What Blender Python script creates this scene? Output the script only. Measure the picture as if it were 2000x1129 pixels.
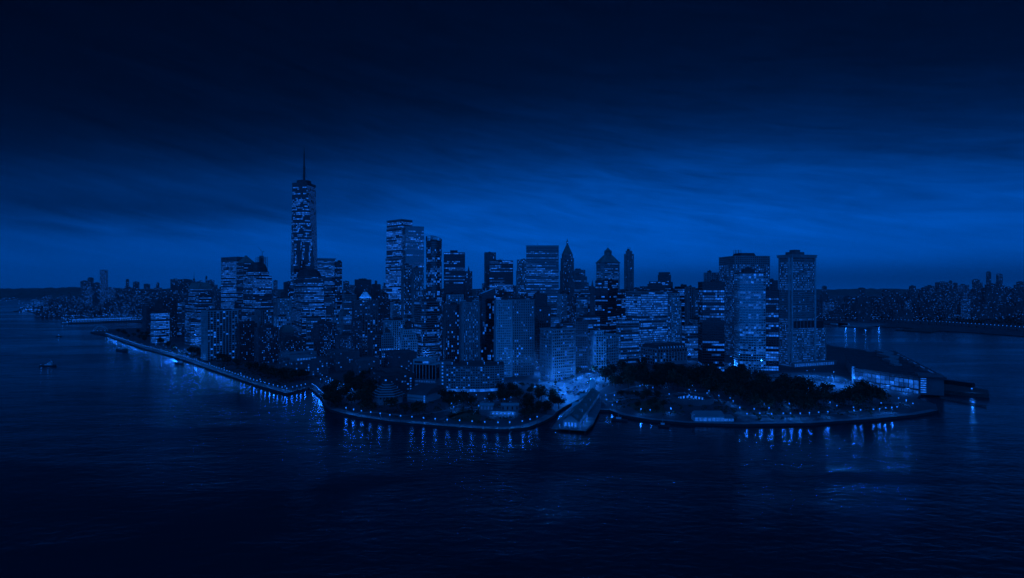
import bpy, bmesh, math, random
from math import sin, cos, pi, radians, sqrt, atan2, exp
from mathutils import Vector, Matrix
from mathutils import noise as mnoise
R = random.Random(7)
for o in list(bpy.data.objects): bpy.data.objects.remove(o)
SC = bpy.context.scene
COL = SC.collection
# ------------------------------------------------------------------ camera
F = 1070.0            # focal length in pixels of a 2000 pixel wide frame
HC = 137.0            # camera height above the water
HV = 565.0            # row of the horizon
cam = bpy.data.cameras.new('camera'); cam.sensor_width = 36; cam.lens = 36*F/2000
cam.clip_start = 1; cam.clip_end = 60000
co = bpy.data.objects.new('camera', cam); COL.objects.link(co)
co.location = (0, 0, HC); co.rotation_euler = (pi/2, 0, 0); SC.camera = co
# ------------------------------------------------------------------ light, sky, exposure
TINT = (0.0, 0.168, 1.0)                 # the blue hour: every light here is this blue
LAMP = (0.012, 0.175, 1.0)
vs = SC.view_settings
vs.view_transform = 'Standard'; vs.look = 'None'; vs.exposure = 0; vs.gamma = 1; vs.use_curve_mapping = False
SC.cycles.use_denoising = True
try: SC.cycles.denoiser = 'OPENIMAGEDENOISE'
except Exception: pass
SC.cycles.max_bounces = 5; SC.cycles.diffuse_bounces = 2; SC.cycles.glossy_bounces = 3
SC.cycles.volume_bounces = 0; SC.cycles.transparent_max_bounces = 8
SC.cycles.sample_clamp_indirect = 3
SC.cycles.caustics_reflective = False; SC.cycles.caustics_refractive = False

def N(nt, t, **kw):
    n = nt.nodes.new(t)
    for k, v in kw.items():
        if k.startswith('i_'):
            key = k[2:]; key = int(key) if key.isdigit() else key
            n.inputs[key].default_value = v
        else: setattr(n, k, v)
    return n
def math_(nt, op, a, b=None, c=None):
    n = nt.nodes.new('ShaderNodeMath'); n.operation = op
    for i, x in enumerate((a, b, c)):
        if x is None: continue
        if isinstance(x, (int, float)): n.inputs[i].default_value = x
        else: nt.links.new(x, n.inputs[i])
    return n.outputs[0]
def ramp_(nt, x, stops, interp='LINEAR'):
    n = nt.nodes.new('ShaderNodeValToRGB'); cr = n.color_ramp; cr.interpolation = interp
    while len(cr.elements) < len(stops): cr.elements.new(0.5)
    for e, (p, v) in zip(cr.elements, stops):
        e.position = p; e.color = (v, v, v, 1)
    nt.links.new(x, n.inputs[0]); return n.outputs[0]

world = bpy.data.worlds.new('World'); SC.world = world; world.use_nodes = True
nt = world.node_tree; nt.nodes.clear()
tc = N(nt, 'ShaderNodeTexCoord'); sp = N(nt, 'ShaderNodeSeparateXYZ')
nt.links.new(tc.outputs['Generated'], sp.inputs[0])
X_, Y_, Z_ = sp.outputs
az = math_(nt, 'MULTIPLY', math_(nt, 'ARCTAN2', X_, Y_), 180/pi)
el = math_(nt, 'MULTIPLY', math_(nt, 'ARCSINE', Z_), 180/pi)
# slow warp of the elevation so that the layers of cloud are not straight
cv = N(nt, 'ShaderNodeCombineXYZ')
nt.links.new(math_(nt, 'MULTIPLY', az, 0.035), cv.inputs[0]); nt.links.new(math_(nt, 'MULTIPLY', math_(nt, 'ADD', el, math_(nt, 'MULTIPLY', az, 0.05)), 0.22), cv.inputs[1])
n1 = N(nt, 'ShaderNodeTexNoise', i_Scale=1.0, i_Detail=6.0, i_Roughness=0.55, i_Distortion=0.6); nt.links.new(cv.outputs[0], n1.inputs['Vector'])
cv2 = N(nt, 'ShaderNodeCombineXYZ', i_2=5.0)
nt.links.new(math_(nt, 'MULTIPLY', az, 0.075), cv2.inputs[0]); nt.links.new(math_(nt, 'MULTIPLY', math_(nt, 'ADD', el, math_(nt, 'MULTIPLY', az, 0.17)), 0.62), cv2.inputs[1])
n2 = N(nt, 'ShaderNodeTexNoise', i_Scale=1.0, i_Detail=7.0, i_Roughness=0.6, i_Distortion=0.9); nt.links.new(cv2.outputs[0], n2.inputs['Vector'])
warp = math_(nt, 'MULTIPLY', math_(nt, 'SUBTRACT', n1.outputs[0], 0.5), 2.6)
daz = math_(nt, 'SUBTRACT', az, 13.0)
da2 = math_(nt, 'MINIMUM', math_(nt, 'MULTIPLY', daz, daz), 62.0**2)
elw = math_(nt, 'ADD', math_(nt, 'MULTIPLY', el, math_(nt, 'MULTIPLY_ADD', da2, 0.56/55**2, 1.0)), math_(nt, 'MULTIPLY', warp, ramp_(nt, math_(nt, 'DIVIDE', el, 20), [(0.1, 0), (0.5, 1)])))
base = ramp_(nt, math_(nt, 'DIVIDE', elw, 90.0), [(p_/90, v_) for p_, v_ in ((0, .46), (1.8, .49), (3.3, .49), (5.85, .465), (8.35, .40), (10.8, .275), (12.3, .20), (13.8, .13), (15.7, .083), (18, .05), (20.3, .031), (22.5, .024), (26.7, .018), (35, .014), (60, .012), (90, .012))])
g = math_(nt, 'EXPONENT', math_(nt, 'MULTIPLY', da2, -1/(2*38.0**2)))
azf = math_(nt, 'MULTIPLY_ADD', g, 0.57, 0.45)
# cloud streaks, thickest a few degrees up
streak = ramp_(nt, n2.outputs[0], [(.34, 0), (.52, .5), (.72, 1)])
band = ramp_(nt, math_(nt, 'DIVIDE', el, 30), [(0.04, 0.0), (.2, .75), (.4, 1), (.8, .6)])
cl = math_(nt, 'MULTIPLY', math_(nt, 'SUBTRACT', streak, 0.5), band)
cv3 = N(nt, 'ShaderNodeCombineXYZ', i_2=11.0)
nt.links.new(math_(nt, 'MULTIPLY', az, 0.16), cv3.inputs[0]); nt.links.new(math_(nt, 'MULTIPLY', math_(nt, 'ADD', el, math_(nt, 'MULTIPLY', az, 0.22)), 1.1), cv3.inputs[1])
n3 = N(nt, 'ShaderNodeTexNoise', i_Scale=1.0, i_Detail=8.0, i_Roughness=0.58, i_Distortion=1.0); nt.links.new(cv3.outputs[0], n3.inputs['Vector'])
wisp = math_(nt, 'MULTIPLY', math_(nt, 'MULTIPLY', math_(nt, 'SUBTRACT', n3.outputs[0], 0.5), 0.7), band)
mul = math_(nt, 'ADD', math_(nt, 'MULTIPLY_ADD', cl, -0.48, 1.0), wisp)
# one long dark bank of cloud low over the western shore
bc = math_(nt, 'MULTIPLY_ADD', math_(nt, 'ADD', az, 38), 0.075, 6.6)
be = math_(nt, 'DIVIDE', math_(nt, 'SUBTRACT', math_(nt, 'ADD', el, math_(nt, 'MULTIPLY', math_(nt, 'SUBTRACT', n2.outputs[0], .5), 2.2)), bc), 1.35)
bg = math_(nt, 'EXPONENT', math_(nt, 'MULTIPLY', math_(nt, 'MULTIPLY', be, be), -0.5))
bm = ramp_(nt, math_(nt, 'DIVIDE', math_(nt, 'ADD', az, 90), 180), [(.2, .35), (.28, 1), (.37, .8), (.47, 0)])
mul2 = math_(nt, 'SUBTRACT', 1.0, math_(nt, 'MULTIPLY', math_(nt, 'MULTIPLY', bg, bm), 0.55))
# a thin grey layer on the horizon at the right
he = math_(nt, 'DIVIDE', math_(nt, 'SUBTRACT', el, 0.9), 1.0)
hg = math_(nt, 'EXPONENT', math_(nt, 'MULTIPLY', math_(nt, 'MULTIPLY', he, he), -0.5))
hm = ramp_(nt, math_(nt, 'DIVIDE', math_(nt, 'ADD', az, 90), 180), [(.49, 0), (.58, .9), (.8, 1)])
mul3 = math_(nt, 'SUBTRACT', 1.0, math_(nt, 'MULTIPLY', math_(nt, 'MULTIPLY', hg, hm), 0.48))
val = math_(nt, 'MULTIPLY', math_(nt, 'MULTIPLY', base, azf), math_(nt, 'MULTIPLY', mul, math_(nt, 'MULTIPLY', mul2, mul3)))
vm = N(nt, 'ShaderNodeVectorMath', operation='SCALE'); vm.inputs[0].default_value = TINT; nt.links.new(val, vm.inputs['Scale'])
bgN = N(nt, 'ShaderNodeBackground', i_Strength=1.0); nt.links.new(vm.outputs[0], bgN.inputs[0])
wo = N(nt, 'ShaderNodeOutputWorld'); nt.links.new(bgN.outputs[0], wo.inputs[0])
world.cycles.sampling_method = 'MANUAL'; world.cycles.sample_map_resolution = 512

sun = bpy.data.lights.new('twilight_sun', 'SUN'); sun.energy = 1.75; sun.angle = radians(140); sun.color = TINT
so = bpy.data.objects.new('twilight_sun', sun); COL.objects.link(so)
so.rotation_euler = (radians(64), 0, radians(-14))     # the last light of the open sky over the harbour, from low behind the camera

# ------------------------------------------------------------------ materials
def mat_wall(name, c, rough=.8, var=.25, scale=.08, metal=0.0):
    m = bpy.data.materials.new(name); m.use_nodes = True; t = m.node_tree; b = t.nodes['Principled BSDF']
    tcn = N(t, 'ShaderNodeTexCoord'); no = N(t, 'ShaderNodeTexNoise', i_Scale=scale, i_Detail=5.0, i_Roughness=.65)
    t.links.new(tcn.outputs['Object'], no.inputs['Vector'])
    mp = N(t, 'ShaderNodeMapRange', i_1=.3, i_2=.7, i_3=1-var, i_4=1+var); t.links.new(no.outputs[0], mp.inputs[0])
    mx = N(t, 'ShaderNodeVectorMath', operation='SCALE'); mx.inputs[0].default_value = (c, c*.97, c*.93) if not isinstance(c, tuple) else c
    t.links.new(mp.outputs[0], mx.inputs['Scale']); t.links.new(mx.outputs[0], b.inputs['Base Color'])
    b.inputs['Roughness'].default_value = rough; b.inputs['Metallic'].default_value = metal
    return m
def mat_glass(name, c=.02, rough=.06, spec=.5, wob=.02, ior=1.8):
    m = bpy.data.materials.new(name); m.use_nodes = True; t = m.node_tree; b = t.nodes['Principled BSDF']
    b.inputs['Base Color'].default_value = (c, c, c*1.1, 1); b.inputs['Roughness'].default_value = rough
    b.inputs['Specular IOR Level'].default_value = spec
    b.inputs['IOR'].default_value = ior
    tcn = N(t, 'ShaderNodeTexCoord'); no = N(t, 'ShaderNodeTexNoise', i_Scale=.25, i_Detail=2.0); t.links.new(tcn.outputs['Object'], no.inputs['Vector'])
    bu = N(t, 'ShaderNodeBump', i_Strength=.25, i_Distance=wob*4); t.links.new(no.outputs[0], bu.inputs['Height']); t.links.new(bu.outputs[0], b.inputs['Normal'])
    return m
def mat_emit(name, s, col=LAMP, var=.5, scale=.35, sample=False):
    m = bpy.data.materials.new(name); m.use_nodes = True; t = m.node_tree; t.nodes.clear()
    e = N(t, 'ShaderNodeEmission'); e.inputs[0].default_value = (*col, 1); out = N(t, 'ShaderNodeOutputMaterial')
    if var:
        tcn = N(t, 'ShaderNodeTexCoord'); no = N(t, 'ShaderNodeTexNoise', i_Scale=scale, i_Detail=2.0); t.links.new(tcn.outputs['Object'], no.inputs['Vector'])
        mp = N(t, 'ShaderNodeMapRange', i_1=.3, i_2=.7, i_3=s*(1-var), i_4=s*(1+var)); t.links.new(no.outputs[0], mp.inputs[0]); t.links.new(mp.outputs[0], e.inputs[1])
    else: e.inputs[1].default_value = s
    t.links.new(e.outputs[0], out.inputs[0])
    m.cycles.emission_sampling = 'FRONT' if sample else 'NONE'
    return m
MT = dict(
    stone_light=mat_wall('limestone', .42), stone=mat_wall('stone', .25), stone_dark=mat_wall('weathered_stone', .12),
    brick=mat_wall('brick', (.13, .09, .09), .85), brick_dark=mat_wall('dark_brick', (.085, .06, .055), .85),
    concrete=mat_wall('concrete', .22), white=mat_wall('white_panel', .55, .5, .12), metal=mat_wall('steel_panel', .24, .4, .15, .08, .3),
    bronze=mat_wall('dark_bronze', (.05, .04, .035), .45, .2), black=mat_wall('black_steel', .022, .4, .2), roof=mat_wall('roof_felt', .07, .9, .4, .05),
    copper=mat_wall('green_copper', (.10, .17, .14), .7, .3), dark_roof=mat_wall('dark_slate', .045, .7, .3),
    glass=mat_glass('window_glass', ior=1.6), glass_blue=mat_glass('curtain_wall_glass', .03, .04, .5, .02, 2.3), glass_dark=mat_glass('dark_glass', .012, .08, .3),
    lit_dim=mat_emit('dim_lit_window', .17), lit_mid=mat_emit('lit_window', .40), lit_hi=mat_emit('bright_lit_window', .74),
    asphalt=mat_wall('asphalt', .055, .75, .35, .05), paving=mat_wall('paving', .17, .8, .3, .2), lawn=mat_wall('lawn', (.03, .05, .02), .9, .4, .05),
    soil=mat_wall('city_ground', .06, .85, .4, .02), paint=mat_wall('road_paint', .6, .6, .2, .5), seawall=mat_wall('seawall', .025, .8, .4, .1),
    bark=mat_wall('bark', (.06, .045, .035), .9, .3, 1), steel=mat_wall('lamp_steel', .06, .5, .2), timber=mat_wall('pier_timber', (.07, .055, .045), .85, .4, .2),
    hull=mat_wall('hull_paint', .05, .5, .3, .2), boatwhite=mat_wall('boat_white', .5, .4, .15), car=mat_wall('car_paint', .10, .3, .5, .02),
    far=mat_wall('far_wall', .08, .85, .4, .02), hill=mat_wall('wooded_hill', (.03, .04, .025), .95, .5, .004),
    globe=mat_emit('lamp_globe', 1.3, LAMP, 0), far_light=mat_emit('far_lamp', 1.1, LAMP, .8, .003), flood=mat_emit('floodlight', 1.5, LAMP, 0),
)
def leaf_mat(name, c):
    m = bpy.data.materials.new(name); m.use_nodes = True; t = m.node_tree; b = t.nodes['Principled BSDF']
    gi = N(t, 'ShaderNodeObjectInfo'); tcn = N(t, 'ShaderNodeTexCoord'); no = N(t, 'ShaderNodeTexNoise', i_Scale=.5, i_Detail=3.0); t.links.new(tcn.outputs['Object'], no.inputs['Vector'])
    k = math_(t, 'MULTIPLY', math_(t, 'MULTIPLY_ADD', gi.outputs['Random'], .7, .6), math_(t, 'MULTIPLY_ADD', no.outputs[0], 1.6, .2))
    vmn = N(t, 'ShaderNodeVectorMath', operation='SCALE'); vmn.inputs[0].default_value = c; t.links.new(k, vmn.inputs['Scale'])
    t.links.new(vmn.outputs[0], b.inputs['Base Color']); b.inputs['Roughness'].default_value = .85; b.inputs['Specular IOR Level'].default_value = .15
    return m
MT['leaf'] = leaf_mat('leaf', (.026, .042, .02))

# water
wm = bpy.data.materials.new('harbour_water'); wm.use_nodes = True; t = wm.node_tree; b = t.nodes['Principled BSDF']
b.inputs['Base Color'].default_value = (.016, .023, .028, 1); b.inputs['IOR'].default_value = 1.33; b.inputs['Roughness'].default_value = .13
tcn = N(t, 'ShaderNodeTexCoord')
def wnoise(sx, sy, scale, det, rot=0, dist=0):
    mpn = N(t, 'ShaderNodeMapping'); mpn.inputs['Scale'].default_value = (sx, sy, 1); mpn.inputs['Rotation'].default_value = (0, 0, rot)
    t.links.new(tcn.outputs['Object'], mpn.inputs[0])
    no = N(t, 'ShaderNodeTexNoise', i_Scale=scale, i_Detail=det, i_Roughness=.55, i_Distortion=dist); t.links.new(mpn.outputs[0], no.inputs['Vector']); return no.outputs[0]
rip = wnoise(.5, 1.0, .21, 6, .35, .5); swell = wnoise(.4, 1, .035, 3, -.3); patch = wnoise(.35, 1, .006, 4, .2, 1.0)
hgt = math_(t, 'ADD', math_(t, 'MULTIPLY', rip, .9), math_(t, 'MULTIPLY', swell, 2.2))
bu = N(t, 'ShaderNodeBump', i_Distance=2.2); t.links.new(hgt, bu.inputs['Height'])
so_ = N(t, 'ShaderNodeSeparateXYZ'); t.links.new(tcn.outputs['Object'], so_.inputs[0])
(wx0, wy0), (wx1, wy1) = (-1574, 1685), (-701, 1173); wl = math.hypot(wx1-wx0, wy1-wy0); wnx, wny = (wy1-wy0)/wl, -(wx1-wx0)/wl
wd_ = math_(t, 'ADD', math_(t, 'ADD', math_(t, 'MULTIPLY', so_.outputs[0], wnx), math_(t, 'MULTIPLY', so_.outputs[1], wny)), -(wx0*wnx+wy0*wny))
wd_ = math_(t, 'DIVIDE', math_(t, 'ADD', wd_, math_(t, 'MULTIPLY', swell, 14)), 13.0)
wk = math_(t, 'EXPONENT', math_(t, 'MULTIPLY', math_(t, 'MULTIPLY', wd_, wd_), -1.0))
wk = math_(t, 'MULTIPLY', wk, math_(t, 'LESS_THAN', so_.outputs[0], -690))
st_ = math_(t, 'MULTIPLY', ramp_(t, patch, [(.40, .12), (.62, .46)]), math_(t, 'MULTIPLY_ADD', wk, -.85, 1.0))
t.links.new(st_, bu.inputs['Strength']); t.links.new(bu.outputs[0], b.inputs['Normal'])
t.links.new(ramp_(t, patch, [(.40, .11), (.62, .20)]), b.inputs['Roughness'])
MT['water'] = wm

# ------------------------------------------------------------------ mesh helpers
class G:
    def __init__(s): s.v = []; s.f = []; s.m = []
    def face(s, pts, mi=0):
        n = len(s.v); s.v.extend(pts); s.f.append(tuple(range(n, n+len(pts)))); s.m.append(mi)
    def prism(s, poly, z0, z1, mi=0, top=True, bot=False, poly1=None):
        p1 = poly1 or poly; n = len(s.v); k = len(poly)
        s.v.extend((x, y, z0) for x, y in poly); s.v.extend((x, y, z1) for x, y in p1)
        for i in range(k):
            j = (i+1) % k; s.f.append((n+i, n+j, n+k+j, n+k+i)); s.m.append(mi)
        if top: s.f.append(tuple(range(n+k, n+2*k))); s.m.append(mi)
        if bot: s.f.append(tuple(range(n+k-1, n-1, -1))); s.m.append(mi)
    def box(s, x0, x1, y0, y1, z0, z1, mi=0, bot=True):
        s.prism([(x0, y0), (x1, y0), (x1, y1), (x0, y1)], z0, z1, mi, True, bot)
    def obox(s, p, d, l, w, z0, z1, mi=0):
        """box from p along d (unit), length l, half width w/2 each side"""
        nx, ny = -d[1]*w/2, d[0]*w/2; qx, qy = p[0]+d[0]*l, p[1]+d[1]*l
        s.prism([(p[0]-nx, p[1]-ny), (qx-nx, qy-ny), (qx+nx, qy+ny), (p[0]+nx, p[1]+ny)], z0, z1, mi, True, True)
    def ring(s, pi_, po, z0, z1, mi=0):
        k = len(po); n = len(s.v)
        s.v.extend((x, y, z0) for x, y in po); s.v.extend((x, y, z1) for x, y in po)
        s.v.extend((x, y, z0) for x, y in pi_); s.v.extend((x, y, z1) for x, y in pi_)
        for i in range(k):
            j = (i+1) % k
            s.f += [(n+i, n+j, n+k+j, n+k+i), (n+k+i, n+k+j, n+3*k+j, n+3*k+i), (n+2*k+i, n+2*k+j, n+j, n+i), (n+2*k+j, n+2*k+i, n+3*k+i, n+3*k+j)]; s.m += [mi]*4
    def tube(s, a, c, r0, r1, k=6, mi=0):
        a = Vector(a); c = Vector(c); d = (c-a).normalized(); u = d.orthogonal().normalized(); w = d.cross(u); n = len(s.v)
        for q, r in ((a, r0), (c, r1)):
            for i in range(k):
                th = 2*pi*i/k; s.v.append(tuple(q+(u*cos(th)+w*sin(th))*r))
        for i in range(k):
            j = (i+1) % k; s.f.append((n+i, n+j, n+k+j, n+k+i)); s.m.append(mi)
        s.f.append(tuple(range(n+k, n+2*k))); s.m.append(mi)
    def cone(s, poly, z0, apex, mi=0):
        k = len(poly); n = len(s.v); s.v.extend((x, y, z0) for x, y in poly); s.v.append(apex)
        for i in range(k): s.f.append((n+i, n+(i+1) % k, n+k)); s.m.append(mi)
    def ball(s, c, r, mi=0, k=6, rings=4, sz=1):
        n = len(s.v); s.v.append((c[0], c[1], c[2]-r*sz))
        for a in range(1, rings):
            ph = -pi/2+pi*a/rings
            for i in range(k): s.v.append((c[0]+r*cos(ph)*cos(2*pi*i/k), c[1]+r*cos(ph)*sin(2*pi*i/k), c[2]+r*sin(ph)*sz))
        s.v.append((c[0], c[1], c[2]+r*sz)); e = len(s.v)-1
        for i in range(k):
            j = (i+1) % k; s.f.append((n, n+1+j, n+1+i)); s.m.append(mi); s.f.append((e, e-k+i, e-k+j)); s.m.append(mi)
            for a in range(rings-2):
                p = n+1+a*k; s.f.append((p+i, p+j, p+k+j, p+k+i)); s.m.append(mi)
    def mesh(s, name, mats):
        me = bpy.data.meshes.new(name); me.from_pydata(s.v, [], s.f)
        for m in mats: me.materials.append(MT[m])
        if len(mats) > 1: me.polygons.foreach_set('material_index', s.m)
        me.update(); return me
    def build(s, name, mats, parent=None, kind=None, label=None):
        if not s.v: return None
        o = bpy.data.objects.new(name, s.mesh(name, mats if isinstance(mats, (list, tuple)) else [mats])); COL.objects.link(o)
        if parent: o.parent = parent
        if kind: o['kind'] = kind
        if label: o['label'] = label
        return o
def thing(name, label, cat, loc=(0, 0, 0), rz=0, group=None):
    o = bpy.data.objects.new(name, None); COL.objects.link(o); o.location = loc; o.rotation_euler = (0, 0, rz)
    o.empty_display_size = 2; o['label'] = label; o['category'] = cat
    if group: o['group'] = group
    return o
def tag(o, label, cat, group=None):
    o['label'] = label; o['category'] = cat
    if group: o['group'] = group
    return o
def copy_tree(o, parent=None):
    c = o.copy(); COL.objects.link(c); c.parent = parent
    for ch in o.children: copy_tree(ch, c)
    return c
GZ = 2.5
def P(u, v, z=GZ):
    Y = F*(HC-z)/(v-HV); return ((u-1000)/F*Y, Y)
def PY(u, Y): return ((u-1000)/F*Y, Y)
def ZV(v, Y): return HC+(HV-v)*Y/F
def rect(w, d, x=0, y=0): return [(x-w/2, y-d/2), (x+w/2, y-d/2), (x+w/2, y+d/2), (x-w/2, y+d/2)]
def ngon(r, k, ph=0, x=0, y=0): return [(x+r*cos(ph+2*pi*i/k), y+r*sin(ph+2*pi*i/k)) for i in range(k)]
def chamfer(w, d, c):
    a, b_ = w/2, d/2; return [(-a+c, -b_), (a-c, -b_), (a, -b_+c), (a, b_-c), (a-c, b_), (-a+c, b_), (-a, b_-c), (-a, -b_+c)]
def rounded(w, d, r, k=5):
    out = []
    for cx, cy, a0 in ((w/2-r, -d/2+r, -pi/2), (w/2-r, d/2-r, 0), (-w/2+r, d/2-r, pi/2), (-w/2+r, -d/2+r, pi)):
        for i in range(k+1): out.append((cx+r*cos(a0+pi/2*i/k), cy+r*sin(a0+pi/2*i/k)))
    return out
def off(poly, e):
    k = len(poly); out = []
    for i in range(k):
        (ax, ay), (bx, by), (cx, cy) = poly[i-1], poly[i], poly[(i+1) % k]
        l1 = math.hypot(bx-ax, by-ay) or 1; l2 = math.hypot(cx-bx, cy-by) or 1
        n1x, n1y = (by-ay)/l1, -(bx-ax)/l1; n2x, n2y = (cy-by)/l2, -(cx-bx)/l2
        sx, sy = n1x+n2x, n1y+n2y; q = 1+n1x*n2x+n1y*n2y
        q = max(q, .2); out.append((bx+e*sx/q, by+e*sy/q))
    return out

# ------------------------------------------------------------------ facades
def facade(core, frame, lit, poly, z0, z1, fh=4.0, bay=3.2, band=1.2, pier=.6, dep=.35, p=.3, mode='rand', bright=(.4, .4, .2), zone=None, corner=None, per=1):
    n = max(1, round((z1-z0)/fh)); fh = (z1-z0)/n
    core.prism(poly, z0, z1-.05, 0, True)
    if band > 0:
        po, pi_ = off(poly, dep), off(poly, -.05)
        for i in range(n+1):
            a = z0 if i == 0 else z0+i*fh-band*.5; c = z1 if i == n else z0+i*fh+band*.5
            frame.ring(pi_, po, a, c)
    k = len(poly)
    lvl = []
    for i in range(n):
        q = p
        if zone:
            for a, c, f_ in zone:
                if a <= (i+.5)/n < c: q = p*f_
        if mode == 'rows':
            r = R.random(); q = q*(0.15 if r < .3 else (1.0 if r < .7 else 2.1))
        lvl.append(min(q*1.2, .97))
    for e in range(k):
        (ax, ay), (bx, by) = poly[e], poly[(e+1) % k]
        L = math.hypot(bx-ax, by-ay)
        if L < .8: continue
        dx, dy = (bx-ax)/L, (by-ay)/L; nx, ny = dy, -dx
        nb = max(1, round(L/bay)); bw = L/nb
        if pier > 0:
            for j in range(0, nb+1):
                if per > 1 and j % per and j not in (0, nb): continue
                w = pier if j not in (0, nb) else (corner or pier)
                s0 = min(max(j*bw-w/2, 0), L-w)
                d1 = dep+.14
                pts = [(ax+dx*s0+nx*d1, ay+dy*s0+ny*d1), (ax+dx*(s0+w)+nx*d1, ay+dy*(s0+w)+ny*d1), (ax+dx*(s0+w)-nx*.03, ay+dy*(s0+w)-ny*.03), (ax+dx*s0-nx*.03, ay+dy*s0-ny*.03)]
                frame.prism(pts, z0, z1-.08, 0)
        if lit is None: continue
        for i in range(n):
            on = False
            za = z0+i*fh+band*.5; zb = z0+(i+1)*fh-band*.5
            for j in range(nb):
                if mode == 'rows':
                    if j == 0 or R.random() < .22: on = R.random() < lvl[i]; rr_ = R.random()
                    hot = on
                else: hot = R.random() < lvl[i]
                if not hot: continue
                r = rr_ if mode == 'rows' and R.random() < .8 else R.random(); mi = 0 if r < bright[0] else (1 if r < bright[0]+bright[1] else 2)
                s0, s1 = j*bw+pier*.45, (j+1)*bw-pier*.45
                x0, y0, x1, y1 = ax+dx*s0+nx*.07, ay+dy*s0+ny*.07, ax+dx*s1+nx*.07, ay+dy*s1+ny*.07
                lit.face([(x0, y0, za), (x1, y0*0+y1, za), (x1, y1, zb), (x0, y0, zb)], mi)

STY = dict(
    band_light=dict(fh=4.0, bay=3.0, band=1.5, pier=.35, dep=.3, p=.45, mode='rows', wall='metal', gl='glass'),
    band_dark=dict(fh=4.0, bay=3.0, band=1.3, pier=.3, dep=.25, p=.35, mode='rows', wall='bronze', gl='glass_dark'),
    black=dict(fh=4.0, bay=4.0, band=1.1, pier=.5, dep=.3, p=.3, mode='rows', wall='black', gl='glass_dark'),
    glass=dict(fh=4.2, bay=2.6, band=.6, pier=.18, dep=.12, p=.3, mode='rows', wall='metal', gl='glass_blue'),
    grid=dict(fh=3.9, bay=3.2, band=1.7, pier=1.2, dep=.3, p=.3, mode='rows', wall='stone', gl='glass'),
    grid_light=dict(fh=4.2, bay=4.0, band=1.5, pier=1.5, dep=.5, p=.2, mode='rand', wall='stone_light', gl='glass'),
    brick=dict(fh=3.0, bay=2.7, band=1.5, pier=1.4, dep=.2, p=.15, mode='rand', wall='brick', gl='glass', bright=(.45, .35, .2)),
    brick_dark=dict(fh=3.0, bay=2.7, band=1.5, pier=1.4, dep=.2, p=.13, mode='rand', wall='brick_dark', gl='glass', bright=(.5, .3, .2)),
    pier=dict(fh=3.8, bay=4.6, band=.9, pier=1.9, dep=.9, p=.12, mode='rand', wall='concrete', gl='glass_dark'),
    pier_dark=dict(fh=3.8, bay=3.6, band=.8, pier=1.1, dep=.6, p=.12, mode='rand', wall='stone_dark', gl='glass_dark'),
)
FOOT = []   # footprints, for keeping lamps and fillers out
def place(u0, um, u1, Y, th, dl=None, dr=None):
    px, py = PY(um, Y); th = radians(th)
    r = (cos(th), sin(th)); l = (-sin(th), cos(th))
    def solve(u, d):
        k = (u-1000)/F; return (k*py-px)/(d[0]-k*d[1])
    w = dr if dr else solve(u1, r); d = dl if dl else solve(u0, l)
    if not (2 < w < 300 and 2 < d < 300): print('PLACE', u0, um, u1, Y, th, w, d)
    w = min(max(w, 6), 160); d = min(max(d, 6), 160)
    cx, cy = px+r[0]*w/2+l[0]*d/2, py+r[1]*w/2+l[1]*d/2
    FOOT.append((cx, cy, math.hypot(w, d)/2))
    return cx, cy, w, d, th
class B: pass
def tower(name, label, cat, u0, um, u1, vtop, Y, th, style, dl=None, dr=None, shape=None, plant=1, group=None, tiers=None, roof='roof', parapet=1.2, tank=0, z0=GZ, **kw):
    """shape(w, d) -> footprint; tiers: list of (v of the tier's top, inset) from the ground up, last one ends at vtop"""
    cx, cy, w, d, th = place(u0, um, u1, Y, th, dl, dr)
    o = thing(name, label, cat, (cx, cy, 0), th, group)
    st = dict(STY[style]); st.update(kw); wall = st.pop('wall'); gl = st.pop('gl')
    core, fr, lit = G(), G(), G()
    tl = tiers or [(vtop, 0)]
    z = z0; res = B(); res.o = o; res.w = w; res.d = d; res.poly = None
    for k, (v, ins) in enumerate(tl):
        zt = ZV(v, Y)
        poly = shape(w-2*ins, d-2*ins) if shape else rect(w-2*ins, d-2*ins)
        facade(core, fr, lit, poly, z, zt, **st)
        rf = G(); rf.prism(off(poly, -.45), zt-.03, zt+.25, 0); rf.build('roof', roof, o)
        if parapet: rf = G(); rf.ring(off(poly, -.42), off(poly, st['dep']+.1), zt+.003, zt+parapet, 0); rf.build('parapet', wall, o)
        z = zt; res.poly = poly
    core.build('glass_wall', gl, o); fr.build('facade_frame', wall, o); lit.build('lit_window', ['lit_dim', 'lit_mid', 'lit_hi'], o, 'stuff')
    res.z = z; res.ww = w-2*tl[-1][1]; res.dd = d-2*tl[-1][1]
    for q in range(plant):
        g = G(); pw, pd = res.ww*R.uniform(.25, .5), res.dd*R.uniform(.3, .55); x, y = R.uniform(-.2, .2)*res.ww, R.uniform(-.18, .18)*res.dd
        h = R.uniform(3, 6); g.box(x-pw/2, x+pw/2, y-pd/2, y+pd/2, z+.25, z+h)
        for i in range(3):
            a, c = x+R.uniform(-.4, .4)*pw, y+R.uniform(-.4, .4)*pd; g.box(a-.9, a+.9, c-.9, c+.9, z+h, z+h+R.uniform(.8, 2))
        g.build('roof_plant', 'roof', o)
    for q in range(tank):
        g = G(); x, y = R.uniform(-.3, .3)*res.ww, R.uniform(-.3, .3)*res.dd
        g.prism(ngon(2.2, 8, 0, x, y), z+4, z+8, 0, True, True); g.cone(ngon(2.4, 8, 0, x, y), z+8, (x, y, z+9.8))
        for a in range(4): g.tube((x+1.6*cos(a*pi/2), y+1.6*sin(a*pi/2), z+.2), (x+1.6*cos(a*pi/2), y+1.6*sin(a*pi/2), z+4), .18, .18, 4)
        g.build('water_tank', 'timber', o)
    return res

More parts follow.
